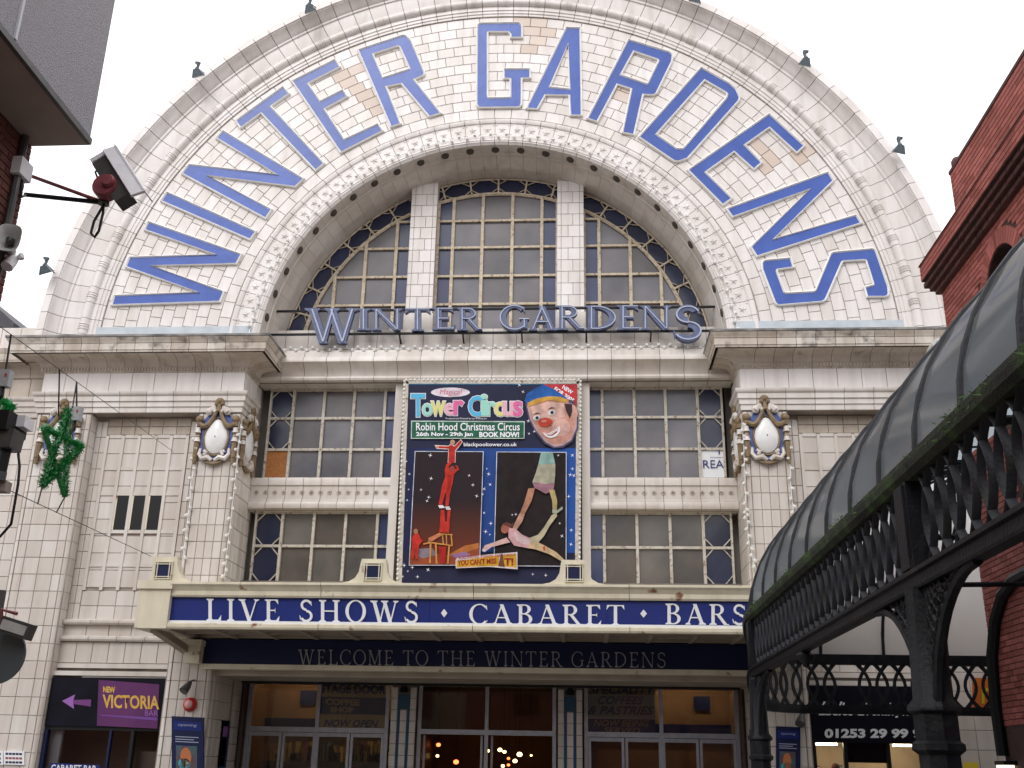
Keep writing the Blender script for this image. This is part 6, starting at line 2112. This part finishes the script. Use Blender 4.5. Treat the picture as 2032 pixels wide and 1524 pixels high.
ETOT = sum(math.hypot(c - a, d_ - b_) for (a, b_), (c, d_) in zip(eave, eave[1:]))
def railrun(name, prof, s0, s1, m, steps):
    """closed profile (out, z) along the eave; out is toward the street"""
    rows = []
    for i in range(steps + 1):
        s_ = s0 + (s1 - s0) * i / steps
        p, d_ = eave_at(s_)
        o = Vector((-d_.y, d_.x))
        rows.append([(p.x + o.x * u, p.y + o.y * u, z + drop(s_)) for u, z in prof])
    b_ = MB().grid([r + [r[0]] for r in rows])
    b_.prism(rows[0], (0, 0, 0), sides=False)
    b_.prism(rows[-1], (0, 0, 0), sides=False)
    return b_.build(name, m, IC)
GUT = [(-.06, ZT - .10), (.05, ZT - .10), (.09, ZT - .06), (.10, ZT - .01), (.10, ZT + .03), (.05, ZT + .045), (-.06, ZT + .06)]
BOT = [(-.05, ZB - .12), (.05, ZB - .12), (.055, ZB - .10), (.055, ZB - .03), (.085, ZB - .02), (.085, ZB + .01), (-.06, ZB + .01), (-.06, ZB - .05)]
for s0, s1, st in ((.0, 5.1, 2), (5.1, LST, 2), (LST, LST + 3.3, 12), (LST + 3.3, ETOT - .01, 4)):
    railrun('gutter', GUT, s0, s1, 'moss' if s1 <= LST else 'iron', st)
    railrun('bottom_rail', BOT, s0, s1, 'iron', st)
# interlaced lattice bars: two families of bowed bars, each a casting of its own
H = ZT - .10 - ZB
PT = .275
def bowbar(sg):
    b_ = MB()
    n_ = 8
    rows = []
    for i in range(n_ + 1):
        v = i / n_
        y = sg * (PT * .62) * (math.sin(PI * v) - .5)
        hw_ = .027 + .02 * (2 * v - 1) ** 2
        z = H * v
        rows.append([(-.025, y - hw_, z), (.012, y - hw_ * .5, z), (.022, y, z), (.012, y + hw_ * .5, z), (-.025, y + hw_, z)])
    # local: x out of the lattice, y along it
    b_.grid([r + [r[0]] for r in rows])
    return b_.mesh('lattice_bar', 'iron_grey', True)
bars = [bowbar(1), bowbar(-1)]
s_ = .1
k = 0
COLS = []
post_s = [WX(1812, 1050, XC).y + 16.5, LST - .06, LST + 3.6]
while s_ < ETOT - .1:
    if min(abs(s_ - q) for q in post_s) > .16:
        p, d_ = eave_at(s_)
        ang_ = math.atan2(d_.y, d_.x) - PI / 2
        o = place(bars[k % 2], 'lattice_bar', IC)
        o.location = (p.x, p.y, ZB + .005 + drop(s_))
        o.rotation_euler = (0, 0, ang_ + PI)
        o2 = place(bars[(k + 1) % 2], 'lattice_bar', IC)
        p2, d2 = eave_at(min(ETOT, s_ + .0))
        o2.location = (p2.x - .0, p2.y, ZB + .005 + drop(s_))
        o2.rotation_euler = (0, 0, ang_ + PI)
    s_ += PT
    k += 1
# knuckle bosses on the bottom rail
for s_ in (5.12 + .0, 2.9, 9.3, LST - .1):
    p, d_ = eave_at(s_)
    MB().lathe((p.x, p.y, ZB - .13), [(.0, -.16), (.03, -.15), (.05, -.11), (.09, -.07), (.10, -.03), (.06, .0), (.07, .03)], 10).build('pendant_boss', 'iron_grey', IC, True)
# columns with spandrel brackets
def column(y, x=XC, br=(1, -1), r0=.138):
    b_ = MB()
    # clustered shaft
    prof = [(.19, 0), (.19, .25), (.15, .3), (.14, .9), (.16, .95), (.125, 1.0), (.12, 1.72), (.155, 1.75), (.155, 1.79), (.13, 1.81), (.13, 1.98), (.16, 2.0), (.16, 2.03), (.12, 2.08), (.105, 2.6), (.10, ZB - .12)]
    rows = []
    for r, z in prof:
        row = []
        for j in range(32):
            a = 2 * PI * j / 32
            rr = r * (1 - (.13 * abs(math.sin(a * 4)) if .95 < z else 0)) * (r0 / .12)
            row.append((x + rr * math.cos(a), y + rr * math.sin(a), z))
        rows.append(row)
    b_.grid(rows, wrap=True)
    b_.build('column', 'iron', IC, True)
    b_ = MB()
    b_.box(x - .07, x + .06, y - .14, y + .14, ZB + .005, ZT - .10)
    b_.box(x - .09, x + .09, y - .10, y + .10, ZB + .02, ZT - .12)
    b_.build('lattice_post', 'iron', IC)
    for sg in br:
        L_, Hh = 1.05, 1.0
        ps = []
        for i in range(13):
            a = PI / 2 * i / 12
            ps.append(Vector((x, y + sg * (.09 + L_ * (1 - math.cos(a))), ZB - .12 - Hh + Hh * math.sin(a))))
        b_ = MB()
        b_.tube(ps, .036, 6)
        ps2 = [p_ + Vector((0, -sg * .05, .07)) for p_ in ps[:-2]]
        b_.tube(ps2, .022, 5)
        # pierced filling: scrolls between bracket curve, column and beam
        for i in range(1, 10):
            a = PI / 2 * i / 12
            p_ = ps[i]
            top = Vector((x, p_.y - sg * .06, ZB - .12))
            if top.z - p_.z > .12:
                mid = p_.lerp(top, .5) + Vector((0, sg * .07, 0))
                b_.tube([p_, p_.lerp(top, .25) + Vector((0, sg * .05, 0)), mid, p_.lerp(top, .75) + Vector((0, -sg * .03, 0)), top], .019, 5)
                b_.tube([p_, p_.lerp(top, .25) - Vector((0, sg * .06, 0)), p_.lerp(top, .5) - Vector((0, sg * .05, 0)), p_.lerp(top, .75) + Vector((0, sg * .05, 0)), top], .019, 5)
            w0 = Vector((x, y + sg * .08, p_.z))
            if abs(p_.y - w0.y) > .1:
                b_.tube([w0, w0.lerp(p_, .5) + Vector((0, 0, .05)), p_], .018, 5)
        b_.build('spandrel_bracket', 'iron', IC)
YCOL = WX(1842, 1300, XC).y
column(YCOL)
column(YE + .02 - .06, br=(-1,), r0=.125)
pc, dc = eave_at(LST + 3.6)
# end column by the theatre wing, hidden side
# glass vault: quarter-round sheets between ribs, from eave up to the brick wall
HV = 2.15
SEG = []
s_ = .0
rib_s = []
y = -16.5
while y < YE - .1:
    rib_s.append(y + 16.5)
    y += .98
rib_s.append(LST)
ncor = 6
for i in range(1, ncor + 1):
    rib_s.append(LST + 3.2 * i / ncor)
s_ = LST + 3.2
while s_ < ETOT - .6:
    s_ += 1.0
    rib_s.append(min(s_, ETOT))
def inner(s_):
    p, d_ = eave_at(s_)
    if s_ <= LST - .3:
        return Vector((XB - .02, p.y))
    if s_ >= LST + 3.0:
        return Vector((max(XB + .0, p.x), YBE + .02))
    return Vector((XB - .02, min(p.y, YBE)))
def vault(s_, th, lift=0.0):
    p, d_ = eave_at(s_)
    i_ = inner(s_)
    o = (i_ - p)
    w_ = 1 - math.cos(th)
    q = p + o * w_
    c = Vector((q.x, q.y, ZT + .03 + HV * math.sin(th) + drop(s_) * (1 - math.sin(th) * .6)))
    if lift:
        c += Vector((-o.x * .0, 0, lift))
    return c
NV = 10
for a, e in zip(rib_s, rib_s[1:]):
    sub = 1 if e <= LST + .01 else 3
    rows = [[vault(a + (e - a) * k / sub, PI / 2 * i / NV) for i in range(NV + 1)] for k in range(sub + 1)]
    MB().grid(rows, t=random.random()).build('roof_pane', 'glazing_bright' if a >= LST - .01 else 'glazing', IC, True)
for s_ in rib_s:
    pts = [vault(s_, PI / 2 * i / 14) for i in range(15)]
    MB().tube(pts, .028, 6).build('rib', 'iron_grey', IC, True)
# moss and weeds along the gutter
b = MB()
rs = random.Random(21)
for i in range(2600):
    s_ = rs.uniform(.5, LST)
    if math.sin(s_ * 2.1) + math.sin(s_ * 5.3 + 1) + rs.uniform(-1.2, .8) < .1:
        continue
    p, d_ = eave_at(s_)
    q = Vector((p.x - rs.uniform(.03, .11), p.y, ZT + .0 + rs.uniform(-.05, .05)))
    h = rs.uniform(.015, .06)
    e = Vector((rs.uniform(-1, .3), rs.uniform(-1, 1), rs.uniform(-.3, 1))).normalized() * h
    sd_ = Vector((0, .012, 0)).lerp(Vector((.0, 0, .012)), rs.random())
    b.face([q - sd_, q + sd_, q + e], t=rs.random())
b.build('gutter_moss', 'leaf', IC, kind='stuff')
# ties and purlins inside
for y in (-6.2, -9.0, -12.6):
    MB().tube([(XC, y, ZT), (XB, y, ZT + .05)], .03, 6).build('tie_rod', 'iron', IC)
for th in (.45, .9):
    pts = [vault(LST * i / 10, th) - Vector((0, 0, .05)) for i in range(11)]
    MB().tube(pts, .02, 5).build('purlin', 'iron', IC)

# ================================================================ the street behind: terrace mirrored in the entrance glass
TB = thing('street_terrace', 'plain brick terrace across the street, mirrored in the entrance glass', 'building', (2, -36, 0))
MB().box(-32, 34, -42, -36, 0, 11).build('wall', 'brick_l', TB)
MB().box(-32.3, 34.3, -42.2, -35.7, 11, 11.4).build('parapet', 'concsoff', TB)
b = MB()
for x in range(-30, 33, 4):
    for z in (4.2, 7.6):
        MB().box(x, x + 1.4, -36.0, -35.95, z, z + 2).build('window', 'dgl', TB)
